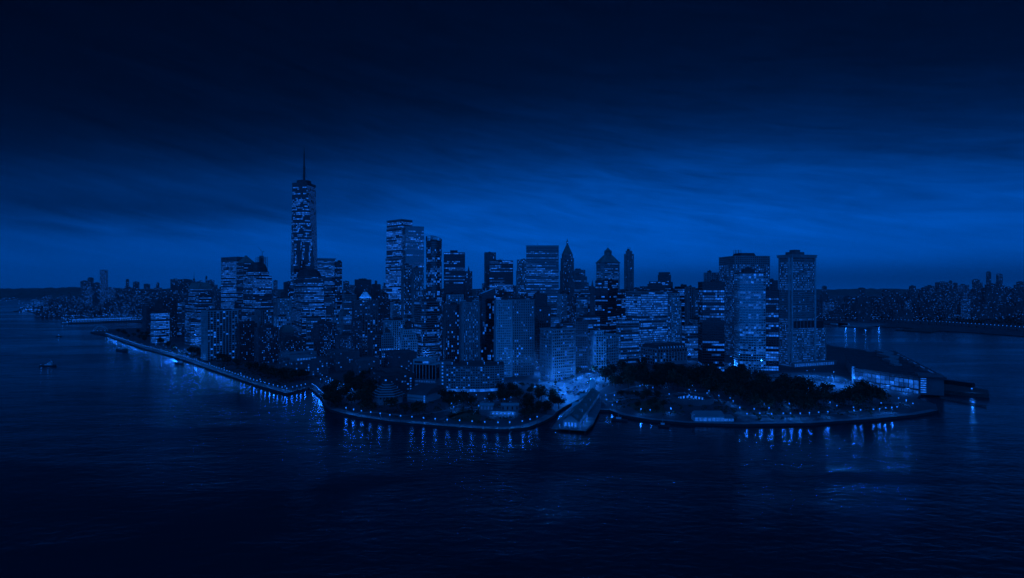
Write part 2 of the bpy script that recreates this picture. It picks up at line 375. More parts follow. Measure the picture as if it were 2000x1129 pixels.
# ================================================================== SETTING
def sheet(name, pts, z, m, wall=None, zb=None, kind='structure'):
    """flat ground sheet with (if wall) a vertical edge down to zb"""
    g = G(); n = len(pts)
    area = sum(pts[i][0]*pts[(i+1) % n][1]-pts[(i+1) % n][0]*pts[i][1] for i in range(n))
    if area < 0: pts = pts[::-1]
    g.face([(x, y, z) for x, y in pts], 0)
    if wall:
        for i in range(n):
            (ax, ay), (bx, by) = pts[i], pts[(i+1) % n]
            g.face([(ax, ay, zb), (bx, by, zb), (bx, by, z-.002), (ax, ay, z-.002)], 1)
    return g.build(name, [m, wall] if wall else [m], None, kind)
g = G(); 
S_ = 14000
g.face([(-S_, -450, 0), (S_, -450, 0), (S_, S_, 0), (-S_, S_, 0)]); g.build('water', 'water', None, 'structure')

WEST = [P(*q) for q in ((205, 655), (270, 678), (350, 700), (430, 728), (500, 752), (558, 768))]
COVE = [P(*q) for q in ((575, 764), (604, 757), (612, 762), (628, 778), (634, 792))]
SOUTH = [P(*q) for q in ((645, 800), (672, 808), (700, 814), (760, 823), (850, 831), (935, 837), (985, 839), (1030, 835), (1062, 823), (1082, 812))]
INLET = [P(*q) for q in ((1092, 800), (1112, 790), (1150, 772))]
PARK = [P(*q) for q in ((1168, 801), (1190, 801), (1215, 811), (1270, 820), (1340, 826), (1450, 829), (1580, 827), (1700, 819), (1790, 810), (1832, 802))]
EAST = [P(1828, 790), P(1790, 778), P(1800, 770), P(1828, 768), P(1822, 752), (700, 1010), (700, 1080), P(1690, 684), P(1625, 676), (800, 1500), (930, 1950), (1110, 3000), (1500, 4700)]
LAND = [P(178, 650), P(190, 645)] + [P(283, 640), P(290, 630), P(200, 627)] + [P(122, 624), P(70, 612), P(36, 604), P(60, 598), (-4600, 6200), (-5200, 9000)] 
sheet('city_ground', WEST+COVE+SOUTH+INLET+PARK+EAST+[(1500, 9000)]+LAND[::-1], GZ, 'soil', 'seawall', -.6)
# far shores
sheet('far_shore', [P(-700, 588), P(0, 587, 2), P(36, 585.5, 2), (-6900, 8600), (-7400, 13200), (-13500, 13200), (-13500, 7000)], 2.2, 'soil', 'seawall', -.6)
BK = [P(1606, 632), P(1640, 634), P(1700, 637), P(1760, 640), P(1835, 646), P(1920, 651), P(2000, 657), P(2100, 664)]
sheet('far_shore', BK+[(6000, 1500), (13500, 2500), (13500, 9000), (2000, 9000)], 2.3, 'soil', 'seawall', -.6)
sheet('far_ground', [(-7390, 13200), (-5100, 8990), (13500, 8990), (13500, 13200)], 2.1, 'soil', 'seawall', -.6)
# wooded hills along the horizon
def ridge(pts, h, wd, n, seed):
    rr = random.Random(seed); gg = G(); rows = 6; prof = [0, .55, .85, 1, .7, 0]
    line = []
    for i in range(n+1):
        t_ = i/n*(len(pts)-1); k = min(int(t_), len(pts)-2); f_ = t_-k
        line.append((pts[k][0]*(1-f_)+pts[k+1][0]*f_, pts[k][1]*(1-f_)+pts[k+1][1]*f_))
    hh = []; a = 1
    for i in range(n+1): a += rr.uniform(-.06, .06)+(1-a)*.1; hh.append(a)
    V = [[(x, y+(r/(rows-1)-.35)*wd, 1+prof[r]*h*hh[i]*rr.uniform(.97, 1.03)) for r in range(rows)] for i, (x, y) in enumerate(line)]
    for i in range(n):
        for r in range(rows-1): gg.face([V[i][r], V[i+1][r], V[i+1][r+1], V[i][r+1]])
    return gg.build('hills', 'hill', None, 'structure')
ridge([(-13300, 12300), (-4000, 12500), (3000, 12600), (13300, 12300)], 138, 900, 420, 3)
ridge([(-11500, 7900), (-8500, 8500), (-5900, 8300), (-4900, 8400)], 150, 900, 160, 4)

# streets, plazas, lawns and paths on the point
ez = GZ+.004
def strip(line, w, side=0):
    """polygon along a polyline, w wide; side>0 puts it all to the left of travel"""
    L, Rr = [], []
    for i, p in enumerate(line):
        a = line[max(i-1, 0)]; c = line[min(i+1, len(line)-1)]; dx, dy = c[0]-a[0], c[1]-a[1]; l = math.hypot(dx, dy); nx, ny = -dy/l, dx/l
        o1 = w if side > 0 else (w/2 if side == 0 else -.3); o2 = -.0 if side > 0 else (-w/2 if side == 0 else -w)
        L.append((p[0]+nx*o1, p[1]+ny*o1)); Rr.append((p[0]+nx*o2, p[1]+ny*o2))
    return L+Rr[::-1]
def strip_sheet(name, line, w, z, m, side=0):
    poly = strip(line, w, side); n = len(poly)//2; g = G()
    Lx, Rx = poly[:n], poly[n:][::-1]
    for i in range(n-1): g.face([(*Rx[i], z), (*Rx[i+1], z), (*Lx[i+1], z), (*Lx[i], z)])
    return g.build(name, m, None, 'structure')
strip_sheet('esplanade', WEST, 11, ez, 'paving', 1)
strip_sheet('esplanade', SOUTH, 9, ez, 'paving', 1)
strip_sheet('esplanade', PARK, 7, ez, 'paving', 1)
sheet('plaza', [P(1040, 752), P(1060, 770), P(1072, 790), P(1086, 806), P(1110, 789), P(1148, 772), P(1175, 762), P(1192, 742), P(1180, 728), P(1130, 730)], ez, 'paving')
sheet('plaza', [P(1470, 738), P(1530, 728), P(1620, 728), P(1690, 752), P(1700, 768), P(1640, 762), P(1560, 752), P(1490, 748)], ez, 'paving')
def road(line, w):
    strip_sheet('road', line, w, ez+.004, 'asphalt')
    for s in (-1, 1):   # kerbs, real steps
        pl = strip(line, w+.6); n = len(pl)//2; side = pl[:n] if s < 0 else pl[n:][::-1]
        g = G()
        for a, c in zip(side, side[1:]):
            l = math.hypot(c[0]-a[0], c[1]-a[1]); g.obox(a, ((c[0]-a[0])/l, (c[1]-a[1])/l), l, .3, GZ, GZ+.15)
        g.build('kerb', 'paving', None, 'structure')
    g = G()
    for a, c in zip(line, line[1:]):
        l = math.hypot(c[0]-a[0], c[1]-a[1]); d = ((c[0]-a[0])/l, (c[1]-a[1])/l); s = 2
        while s < l-4:
            for q in (-w/6, w/6):
                x, y = a[0]+d[0]*s-d[1]*q, a[1]+d[1]*s+d[0]*q; hx, hy = -d[1]*.12, d[0]*.12
                g.face([(x-hx, y-hy, ez+.008), (x+d[0]*3-hx, y+d[1]*3-hy, ez+.008), (x+d[0]*3+hx, y+d[1]*3+hy, ez+.008), (x+hx, y+hy, ez+.008)])
            s += 9
    g.build('lane_markings', 'paint', None, 'structure')
ROADS = [
    ([P(1118, 768), P(1060, 752), P(1000, 751), P(996, 742)], 16),
    ([P(1122, 772), P(1150, 740), P(1196, 712), P(1215, 690)], 18),
    ([P(1128, 774), P(1180, 752), P(1300, 734), P(1440, 738), P(1560, 738), P(1660, 750)], 14),
    ([P(1100, 772), P(1000, 777), P(930, 789), P(868, 772), P(858, 740), P(850, 715)], 12),
    ([P(852, 770), P(790, 740), P(700, 712), P(640, 700), (-420, 1100), (-520, 1400), (-640, 1900)], 20),
    ([P(690, 690), P(668, 650), P(655, 630)], 22),
    ([P(742, 700), P(775, 660), P(784, 640)], 16),
]
for r_ in ROADS: road(*r_)
sheet('lawn', [P(870, 812), P(905, 800), P(945, 808), P(935, 824), P(890, 824)], ez, 'lawn')
sheet('lawn', [P(1225, 790), P(1290, 778), P(1300, 806), P(1250, 808)], ez, 'lawn')
for ln in ([P(700, 806), P(735, 806), P(790, 812), P(850, 806), P(880, 800), P(960, 793)], [P(860, 820), P(905, 806), P(960, 800)], [P(1340, 757), P(1352, 768), P(1385, 778), P(1420, 788), P(1440, 800)], [P(1190, 785), P(1235, 778), P(1310, 772), P(1345, 768)],
           [P(1450, 812), P(1540, 812), P(1640, 808), P(1700, 800)], [P(1190, 770), P(1240, 755), P(1320, 750)]):
    strip_sheet('path', ln, 5, ez, 'paving')

# ================================================================== BUILDINGS
def cyl(k): return lambda w, d: [(x*w/2, y*d/2) for x, y in ngon(1, k, pi/k)]
def T(*a, **k): return tower(*a, **k)
# ---- one tall tapering tower with the spire
def great_tower():
    Y = 1480; k = (594-1000)/F; cx, cy = k*(Y+30), Y+30; th = atan2(-k, 1)+.24
    o = thing('glass_skyscraper', 'tallest tower of the skyline, tapering glass faces and a needle spire', 'skyscraper', (cx, cy, 0), th)
    FOOT.append((cx, cy, 45)); s = 31.0; zb, zt = 57.0, ZV(365, Y+30)
    bc = [(-s, -s), (s, -s), (s, s), (-s, s)]; tp = [(0, -s), (s, 0), (0, s), (-s, 0)]
    def octo(t_):
        out = []
        for i in range(4):
            b0, tl, tr = bc[i], tp[i-1], tp[i]
            out.append((b0[0]*(1-t_)+tl[0]*t_, b0[1]*(1-t_)+tl[1]*t_)); out.append((b0[0]*(1-t_)+tr[0]*t_, b0[1]*(1-t_)+tr[1]*t_))
        return out
    core, fr, lit = G(), G(), G()
    facade(core, fr, lit, bc, GZ, zb, fh=6, bay=3, band=1, pier=.5, dep=.2, p=.5)
    n = 84; 
    for i in range(4):
        a, b_, c, d = bc[i], bc[(i+1) % 4], tp[i], tp[i-1]
        core.face([(*a, zb), (*b_, zb), (*c, zt)]); core.face([(*d, zt), (*a, zb), (*c, zt)])
    core.face([(*q, zt) for q in tp])
    for i in range(n+1):
        t_ = i/n; z = zb+(zt-zb)*t_; po = octo(t_)
        po = [q for j, q in enumerate(po) if math.hypot(q[0]-po[j-1][0], q[1]-po[j-1][1]) > .4]
        fr.ring(off(po, -.3), off(po, .22), z-.35, z+.35)
    for i in range(n):
        f_ = i/n; t0, t1 = (i+.12)/n, (i+.88)/n; p0, p1 = octo(t0), octo(t1)
        q = R.choice((.08, .3, .45, .7)) if not (.40 < f_ < .56) else .5
        for e in range(8):
            a0, b0, a1, b1 = p0[e], p0[(e+1) % 8], p1[e], p1[(e+1) % 8]
            L = math.hypot(b0[0]-a0[0], b0[1]-a0[1])
            if L < 2: continue
            nb = max(1, round(L/3)); on = False
            nx, ny = (b0[1]-a0[1])/L*.1, -(b0[0]-a0[0])/L*.1
            for j in range(nb):
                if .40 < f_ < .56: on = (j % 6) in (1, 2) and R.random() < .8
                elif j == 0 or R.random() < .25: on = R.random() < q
                if not on and e != 2 or (e == 2 and R.random() < .2): continue  # right facet: dim glowing panes stand in for its pale sky reflection
                u0, u1 = (j+.08)/nb, (j+.92)/nb
                def pt(a, b_, u, z): return (a[0]+(b_[0]-a[0])*u+nx, a[1]+(b_[1]-a[1])*u+ny, z)
                z0, z1 = zb+(zt-zb)*t0, zb+(zt-zb)*t1
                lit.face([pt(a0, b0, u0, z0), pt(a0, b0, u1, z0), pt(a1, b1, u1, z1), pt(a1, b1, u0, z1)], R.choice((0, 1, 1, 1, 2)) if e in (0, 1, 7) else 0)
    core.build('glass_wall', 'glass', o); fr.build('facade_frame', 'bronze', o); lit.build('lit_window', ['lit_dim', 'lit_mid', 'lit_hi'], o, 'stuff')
    g = G(); g.prism(tp, zt, zt+2, 0); g.ring(off(tp, -1.2), off(tp, .3), zt+2, zt+7); g.build('roof', 'roof', o)
    g = G(); g.ring(ngon(17, 16), ngon(19, 16), zt+6, zt+15)
    for q in ngon(18, 16): g.tube((*q, zt+2), (*q, zt+7), .5, .5, 4)
    g.build('crown_ring', 'black', o)
    zs = ZV(287, Y+30); g = G(); g.tube((0, 0, zt+1), (0, 0, zt+50), 3.8, 2.8, 8); g.tube((0, 0, zt+50), (0, 0, zt+90), 2.5, 1.8, 8); g.tube((0, 0, zt+90), (0, 0, zs), 1.5, .35, 6)
    for z in (48, 52): g.prism(ngon(4.2, 10), zt+z, zt+z+1.5, 0, True, True)
    for z in range(10, 110, 6): g.prism(ngon(3.4-z*.018, 8), zt+z, zt+z+.6, 0, True, True)
    for a in range(3): g.tube((15*cos(a*2.1), 15*sin(a*2.1), zt+8), (0, 0, zt+46), .3, .3, 4)
    sp_ = g.build('spire', 'black', o)
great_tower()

# ---- front row on the western shore
T('office_block', 'low rounded office block with bright window bands, leftmost beside the esplanade', 'office block', 291, 300, 335, 625, 1350, 55, 'band_light', shape=lambda w, d: rounded(w, d, 12), tiers=[(625, 0), (613, .2)], p=.85, bright=(.15, .4, .45), plant=1, zone=[(.93, 1.01, 0)])
T('apartment_block', 'dark flat-topped block standing behind the rounded banded office block', 'apartment block', 303, 318, 346, 588, 1500, 45, 'brick_dark', plant=2)
T('apartment_block', 'dim apartment block with a grey face left of the rounded banded block', 'apartment block', 278, 286, 303, 600, 1560, 45, 'brick', plant=1)
def mastaba():
    r = T('office_tower', 'stepped office tower under a dark cut-off pyramid, left of the striped slab', 'office tower', 362, 385, 420, 565, 1350, 45, 'grid', tiers=[(598, 0), (565, 5)], plant=0, p=.68, wall='stone_dark', bay=2.8, fh=3.6, mode='rows', dep=.12, pier=.55, band=1.5)
    g = G(); p = rect(r.ww+2, r.dd+2); g.prism(p, r.z, ZV(552, 1350), 0, True, True, poly1=off(p, -7)); g.build('pyramid_roof', 'copper', r.o)
    T('office_wing', 'low office wing with a lit lobby in front of the cut-off pyramid tower', 'office block', 361, 372, 394, 627, 1310, 50, 'grid', p=.6, dep=.12, pier=.6, wall='stone_dark', bay=2.6, fh=3.6, plant=1, zone=[(0, .1, 2.2)])
mastaba()
def striped():
    r = T('apartment_slab', 'wide apartment slab with pale vertical stripes beside the esplanade', 'apartment block', 394, 404, 464, 609, 1030, 45, 'pier', bay=5.2, pier=1.5, dep=1.3, p=.13, wall='stone_light', plant=2, parapet=1.8)
striped()
r = T('banded_tower', 'tall pale dark-capped tower with close lit floor bands, left of the pyramid roof', 'office tower', 432, 462, 481, 503, 1590, 58, 'band_light', p=.9, bright=(.35, .45, .2), plant=0, zone=[(.955, 1.01, 0)], parapet=2)
def pyramid():
    r = T('pyramid_tower', 'dark office tower topped by a pointed pyramid roof', 'office tower', 462, 476, 499, 514, 1480, 48, 'grid', p=.26, bright=(.6, .35, .05), dep=.15, pier=.6, bay=3, wall='stone_dark', mode='rows', plant=0, tiers=[(592, -4), (514, 0)])
    g = G(); g.cone(rect(r.ww+1, r.dd+1), r.z, (0, 0, ZV(498, 1490))); g.build('pyramid_roof', 'copper', r.o)
pyramid()
def unfinished():
    cx, cy, w, d, th = place(499, 508, 523, 1900, 45)
    o = thing('unfinished_tower', 'unfinished tower of open floors with a crane on top, behind the domed tower', 'construction site', (cx, cy, 0), th)
    zt = ZV(503, 1900); g = G(); z = 3
    while z < zt: g.box(-w/2, w/2, -d/2, d/2, z, z+.5); z += 4
    g.build('floor_slab', 'concrete', o, 'stuff'); g = G()
    for x in (-.48, -.2, .2, .48):
        for y in (-.48, 0, .48): g.box(x*w-.5, x*w+.5, y*d-.5, y*d+.5, 2, zt+R.uniform(0, 5))
    g.build('column', 'concrete', o, 'stuff'); g = G(); g.box(-w*.2, w*.15, -d*.2, d*.2, 2, zt+7); g.build('lift_core', 'concrete', o)
    g = G(); g.tube((2, 0, zt), (2, 0, zt+22), .9, .8, 4); g.tube((2, 0, zt+20), (-14, 0, zt+40), .6, .3, 4); g.tube((2, 0, zt+20), (9, 0, zt+22), .7, .7, 4); g.tube((9, 0, zt+22), (-8, 0, zt+33), .15, .15, 3); g.build('tower_crane', 'black', o)
    g = G()
    for i in range(24): x, y, z = R.uniform(-.5, .5)*w, -d/2-.3, 4*R.randint(5, int(zt/4))+2.5; g.ball((x, y, z), .5, 0, 4, 2)
    g.build('work_light', 'globe', o, 'stuff')
unfinished()
def dome_roof(r, v0, v1, Y, ins=0, m='copper', k=4):
    g = G(); z0, z1 = r.z, ZV(v1, Y); w, d = r.ww-2*ins, r.dd-2*ins; prev = None
    for i in range(k+1):
        a = i/k*pi/2; s = cos(a)*.75+.25 if i < k else .22; c = chamfer(w*s, d*s, min(w, d)*.22*s); z = z0+(z1-z0)*sin(a)
        if prev: g.prism(prev[0], prev[1], z, 0, True, False, poly1=c)
        prev = (c, z)
    g.build('dome_roof', m, r.o)
r = T('domed_tower', 'broad office tower with a rounded dome roof and lit floors, under the pyramid roof', 'office tower', 472, 492, 534, 531, 1350, 45, 'grid', tiers=[(596, 0), (540, 3), (531, 8)], p=.72, mode='rows', wall='stone_dark', bay=2.8, fh=3.7, dep=.12, pier=.55, band=1.5, plant=0, bright=(.35, .4, .25))
dome_roof(r, 531, 511, 1350, 0, 'dark_roof', 7)
r = T('domed_tower', 'stepped office tower with a dark dome roof standing in front of the tallest tower', 'office tower', 570, 590, 637, 541, 1250, 30, 'grid', tiers=[(650, -2), (600, 0), (546, 4), (541, 8)], p=.68, mode='rows', wall='stone_dark', bay=2.8, fh=3.7, dep=.12, pier=.55, band=1.5, plant=0, bright=(.4, .4, .2))
dome_roof(r, 541, 523, 1250, 0, 'dark_roof', 7)
r = T('banded_tower', 'pale glass tower just right of the tallest tower', 'office tower', None, 620, 656, 507, 1700, 22, 'band_light', dl=40, p=.75, bright=(.5, .4, .1), plant=0, parapet=4)
T('office_tower', 'narrow dark tower with rounded top corners touching the pale glass tower', 'office tower', None, 655, 668, 512, 1640, 22, 'band_dark', dl=35, shape=lambda w, d: chamfer(w, d, 5), plant=1)
T('apartment_block', 'dark brick apartment block with a roof hut, right of the striped slab', 'apartment block', 462, 468, 502, 634, 1010, 45, 'brick_dark', plant=2, tank=1)
T('apartment_block', 'brick apartment block with scattered lights between the roof-hut block and the small dome', 'apartment block', 497, 505, 544, 642, 985, 42, 'brick', p=.24, plant=1, tank=1)
T('apartment_block', 'stepped apartment block with pale ribs behind the two brick blocks', 'apartment block', 492, 505, 534, 607, 1150, 45, 'pier', bay=4, tiers=[(618, 0), (607, 5)], p=.15, plant=2)
T('stone_block', 'pale bare-walled stone block glowing below the skyline gap left of the tallest tower', 'office block', 534, 541, 570, 584, 1420, 40, 'grid_light', p=.5, bay=6, fh=5, band=3, pier=3.6, plant=1, bright=(.2, .4, .4))
T('stone_block', 'lower pale block at the foot of the tall bare-walled stone block', 'office block', 533, 540, 568, 620, 1330, 40, 'grid_light', p=.6, bay=5, fh=5, plant=1)
T('slender_tower', 'slender dark tower close to the left side of the tallest tower', 'tower', 557, 562, 571, 552, 1700, 35, 'pier_dark', plant=1)
def winter_garden():
    cx, cy, w, d, th = place(545, 551, 574, 652, 1200 and 1200, 40) if False else place(545, 553, 575, 1180, 40)
    o = thing('domed_hall', 'small dark arched hall at the foot of the domed tower', 'hall', (cx, cy, 0), th); g = G(); z = ZV(650, 1180)
    g.prism(rect(w, d), GZ, z); g.build('wall', 'stone_dark', o); g = G(); prev = None
    for i in range(7):
        a = i/6*pi/2; s = cos(a)*.9+.1; c = rect(w*s, d*s)
        if prev: g.prism(prev[0], prev[1], z+sin(a)*16, 0, True, poly1=c)
        prev = (c, z+sin(a)*16)
    g.build('arched_roof', 'copper', o)
winter_garden()
def brick_complex():
    T('apartment_block', 'stepped brick apartment house with lit rows, left wing behind the flat-roofed school', 'apartment block', 607, 622, 662, 634, 1100, 35, 'brick', tiers=[(648, 0), (634, 4)], p=.3, plant=2, tank=1)
    T('apartment_block', 'low brick apartment house with even rows of lit windows beside the dark ribbed tower', 'apartment block', 655, 664, 692, 658, 1060, 32, 'brick', p=.45, fh=3, bay=2.8, plant=1)
    T('apartment_block', 'dark mid-height block with a lit middle below the small arched hall', 'apartment block', 543, 556, 598, 665, 960, 42, 'brick_dark', p=.3, plant=2)
brick_complex()
T('lit_block', 'pale floodlit office block right of the second domed tower', 'office block', 637, 643, 664, 606, 1520, 24, 'grid_light', p=.45, bright=(.3, .4, .3), plant=1)
T('lit_block', 'pale floodlit block just left of the dark ribbed tower', 'office block', 660, 665, 692, 614, 1400, 24, 'grid_light', p=.6, bright=(.2, .4, .4), plant=1)
def ribbed():
    r = T('apartment_tower', 'dark ribbed apartment tower with a pale crown on its roof', 'apartment tower', 689, 692, 738, 588, 1110, 20, 'pier_dark', bay=5, pier=1.6, dep=1.4, p=.13, plant=0, fh=3.3)
    z = r.z; g = G(); g.prism(rect(24, 18), z, z+5); g.build('roof_plant', 'stone_dark', r.o)
    g = G(); c = chamfer(26, 20, 6); g.prism(c, z+5, z+9, 0, True, True, poly1=off(c, -3)); g.prism(off(c, -3), z+9, z+13, 0, True, False, poly1=off(c, -6)); g.prism(off(c, -7), z+13, z+18, 0, True, False, poly1=off(c, -9)); g.build('pale_crown', 'white', r.o)
    for x in (-9, 0, 9):
        g = G(); g.ball((x, -13.5, z+6), .9); g.build('flood_lamp', 'flood', r.o)
    for x in (-10, 10):
        l = bpy.data.lights.new('crown_light', 'POINT'); l.energy = 6000; l.color = LAMP; l.shadow_soft_size = 1; lo = bpy.data.objects.new('crown_light', l); COL.objects.link(lo); lo.parent = r.o; lo.location = (x, -17, z+9)
ribbed()
T('slab_tower', 'plain dark slab behind the pale crown of the ribbed tower', 'office tower', None, 693, 725, 547, 1950, 15, 'pier_dark', dl=40, p=.03, plant=2, wall='brick_dark')
r = T('slab_tower', 'thin dark stepped tower right of the plain slab', 'tower', None, 727, 742, 556, 1950, 15, 'brick_dark', dl=26, p=.03, tiers=[(562, -2), (556, 0)], plant=0); g = G(); g.box(-4, 4, -4, 4, r.z, r.z+14); g.build('roof_plant', 'brick_dark', r.o)
T('apartment_block', 'dark apartment block wedged between the ribbed tower and the tall lit pair', 'apartment block', 734, 738, 762, 591, 1250, 24, 'brick_dark', p=.12, plant=2)
# ---- the tall pair in the middle
T('tall_tower', 'tall lit glass tower with a dark crown, left of the tall pair', 'skyscraper', 755, 784, 806, 430, 1540, 50, 'glass', tiers=[(506, -2), (447, 0), (430, .5)], p=.75, zone=[(.985, 1.01, .2)], bright=(.35, .4, .25), plant=1, parapet=3, band=.9)
T('tall_tower', 'tall smooth glass tower, right of the tall pair', 'skyscraper', 786, 792, 828, 444, 1430, 18, 'glass', tiers=[(444, 0)], p=.42, bright=(.55, .35, .1), plant=0, parapet=3, zone=[(.94, 1.01, .1), (0, .55, 1.7)])
T('grid_tower', 'pale ribbed tower rising in front of the tall pair', 'office tower', 784, 788, 804, 519, 1260, 20, 'pier', bay=3, pier=1.2, p=.25, plant=1)
T('grid_tower', 'second pale ribbed tower with a dark cap in front of the tall pair', 'office tower', 804, 808, 826, 524, 1240, 20, 'pier', bay=3, pier=1.2, p=.3, zone=[(.95, 1.1, 0)], plant=1)
T('lit_block', 'pale lit block at the street below the tall pair', 'office block', 763, 768, 790, 596, 1400, 20, 'grid_light', p=.65, bright=(.1, .4, .5), plant=1)
def curved_tower():
    r = T('curved_tower', 'curved dark glass tower with a slanted open top right of the tall pair', 'skyscraper', 829, 846, 866, 470, 1090, 40, 'glass', shape=lambda w, d: rounded(w, d, 9, 6), p=.3, wall='metal', gl='glass_dark', zone=[(.94, 1.1, .1)], plant=0, parapet=0)
    z = r.z; g = G(); p = r.poly
    for i, (x, y) in enumerate(p):
        h = 3+7*(.5-x/r.w); g.box(x-.35, x+.35, y-.35, y+.35, z, z+h)
    for i in range(len(p)):
        (ax, ay), (bx, by) = p[i-1], p[i]; g.tube((ax, ay, z+3+7*(.5-ax/r.w)), (bx, by, z+3+7*(.5-bx/r.w)), .4, .4, 4)
    g.tube((-4, 0, z), (-4, 0, z+8), .7, .7, 5); g.tube((-4, 0, z+8), (8, 2, z+10), .5, .3, 4); g.box(-6, 4, -5, 5, z, z+3); g.build('crown_screen', 'black', r.o)
curved_tower()
r = T('black_tower', 'broad black steel tower with rows of small lights, right of the curved tower', 'office tower', None, 867, 908, 494, 1340, 7, 'black', dl=45, p=.42, plant=0, zone=[(.38, .62, .15)], bright=(.4, .4, .2)); g = G(); g.box(-10, 8, -9, 9, r.z+.2, r.z+7); g.build('roof_plant', 'black', r.o)
r = T('slender_tower', 'narrow stone tower with a small pinnacle right of the broad black tower', 'tower', None, 909, 922, 531, 1700, 6, 'pier_dark', dl=20, p=.08, plant=0); g = G(); g.box(-3, 3, -3, 3, r.z, r.z+6); g.cone(rect(5, 5), r.z+6, (0, 0, r.z+20)); g.build('pinnacle', 'stone_dark', r.o)
T('slab_tower', 'tall narrow grey slab left of the tower with lit upper floors', 'office tower', None, 947, 968, 494, 1760, 4, 'pier', dl=45, p=.04, wall='stone_dark', plant=1)
r = T('office_tower', 'dark tower with lit upper floors and a rooftop crane, beside the tall grey slab', 'office tower', None, 956, 1002, 510, 1560, 3, 'band_dark', dl=45, p=.45, plant=1, zone=[(.78, .86, 0)]); g = G(); g.tube((6, 0, r.z), (6, 0, r.z+6), .5, .5, 4); g.tube((6, 0, r.z+6), (-9, 0, r.z+11), .35, .25, 4); g.build('roof_crane', 'black', r.o)
T('office_tower', 'pale tower half hidden behind the left edge of the broad flat-topped tower', 'office tower', None, 1011, 1032, 508, 1640, 2, 'grid_light', dl=40, p=.3, tiers=[(530, -2), (508, 0)], plant=1)
r = T('flat_tower', 'broad flat-topped tower with lit bands left of the spired tower', 'skyscraper', None, 1028, 1091, 482, 1430, -2, 'band_light', dl=50, p=.5, wall='metal', bay=2.2, bright=(.5, .35, .15), plant=0, parapet=3, zone=[(.945, 1.1, 0), (.6, .72, 1.6), (.25, .6, .8)]); g = G(); g.tube((-12, 0, r.z), (-12, 0, r.z+12), .5, .2, 4); g.tube((-13.5, 0, r.z+9), (-10.5, 0, r.z+9), .4, .4, 4); g.build('antenna', 'black', r.o)
def spired():
    Y = 1578; r = T('spired_tower', 'stone tower with a steep pyramid roof and pointed spire', 'skyscraper', 1094, 1100, 1122, 497, Y, 18, 'pier_dark', bay=3, pier=1.2, tiers=[(530, 0), (505, 1.5), (497, 4)], p=.06, plant=0, wall='stone')
    p = rect(r.ww+1, r.dd+1); g = G(); g.prism(p, r.z, ZV(478, Y), 0, True, False, poly1=rect(5, 5)); g.build('pyramid_roof', 'copper', r.o)
    g = G(); z = ZV(478, Y); g.prism(ngon(2.6, 8), z, z+9); g.prism(ngon(3.2, 8), z+9, z+10, 0, True, True); g.cone(ngon(2, 8), z+10, (0, 0, ZV(464, Y))); s = g.build('spire', 'copper', r.o)
    g = G(); g.ball((0, -2.4, z+7), 1.2); g.build('lantern_lamp', 'globe', s)
spired()
T('stepped_tower', 'stepped masonry tower descending to the right of the spired tower', 'office tower', 1117, 1123, 1143, 528, 1660, 12, 'grid', tiers=[(570, -12), (553, -8), (541, -4), (528, 0)], p=.22, plant=1, fh=3.8, bay=3.2)
def church():
    Y = 1300; cx, cy = PY(1157, Y); o = thing('church', 'small church steeple standing alone on the gap left of the hipped tower', 'church', (cx, cy, 0), .2)
    g = G(); zt = ZV(570, Y); g.prism(rect(9, 9), GZ, zt); g.prism(rect(8, 8), zt, zt+6); g.build('steeple_tower', 'stone_dark', o)
    g = G(); g.cone(ngon(4.2, 8), zt+6, (0, 0, ZV(546, Y)))
    for x, y in rect(7, 7): g.cone(rect(1.4, 1.4, x, y), zt+6, (x, y, zt+12))
    g.build('spire', 'stone_dark', o); g = G(); g.prism(rect(16, 34, 0, 21), GZ, 22); g.face([(-8, 4, 22.01), (8, 4, 22.01), (0, 4, 32)]); g.face([(8, 4, 22), (8, 38, 22), (0, 38, 32), (0, 4, 32)]); g.face([(-8, 38, 22), (-8, 4, 22), (0, 4, 32), (0, 38, 32)]); g.build('nave', 'stone_dark', o)
church()
def hipped():
    Y = 1300; r = T('hipped_tower', 'tower with a spreading hipped roof and a pointed lantern on top', 'skyscraper', 1163, 1176, 1212, 514, Y, 20, 'grid', p=.3, mode='rows', shape=lambda w, d: chamfer(w, d, 5), plant=0, wall='stone', parapet=0)
    z = r.z; g = G(); p = chamfer(r.w+4, r.d+4, 6); g.prism(p, z, z+2, 0, True, True); g.build('cornice', 'stone_dark', r.o)
    g = G(); q = chamfer(r.w*.42, r.d*.42, 3); zr = ZV(498, Y); g.prism(off(p, -1), z+2, zr, 0, True, False, poly1=q); g.build('hipped_roof', 'copper', r.o)
    g = G(); g.prism(ngon(9, 8), zr, zr+9, 0, True, False, poly1=ngon(8, 8))
    for x, y in ngon(8.6, 8): g.tube((x, y, zr), (x, y, zr+10), .7, .7, 5)
    g.prism(ngon(9.3, 8), zr+10, zr+11.2, 0, True, True); g.cone(ngon(7.5, 8), zr+11.2, (0, 0, ZV(480, Y)-3)); g.tube((0, 0, zr+15), (0, 0, ZV(474, Y)), .6, .15, 5); g.build('lantern', 'copper', r.o)
hipped()
def antenna_tower():
    Y = 1400; r = T('slim_tower', 'slim round-shouldered tower with roof antennas right of the hipped tower', 'skyscraper', 1217, 1224, 1240, 497, Y, 20, 'pier_dark', bay=2.8, shape=lambda w, d: chamfer(w, d, 6), tiers=[(497, 0), (491, 3)], p=.07, wall='stone', plant=1)
    g = G(); z = r.z
    for x in (-4, 0, 4): g.tube((x, 0, z), (x, 0, z+11), .35, .2, 4)
    g.tube((-6, 0, z+7), (6, 0, z+7), .25, .25, 4); g.tube((-5, 0, z+9.5), (5, 0, z+9.5), .25, .25, 4); g.build('antenna', 'black', r.o)
antenna_tower()
T('office_block', 'dark block with a pale right flank in front of the hipped tower', 'office block', 1163, 1187, 1207, 549, 1160, 50, 'band_dark', p=.18, bay=4, plant=2)
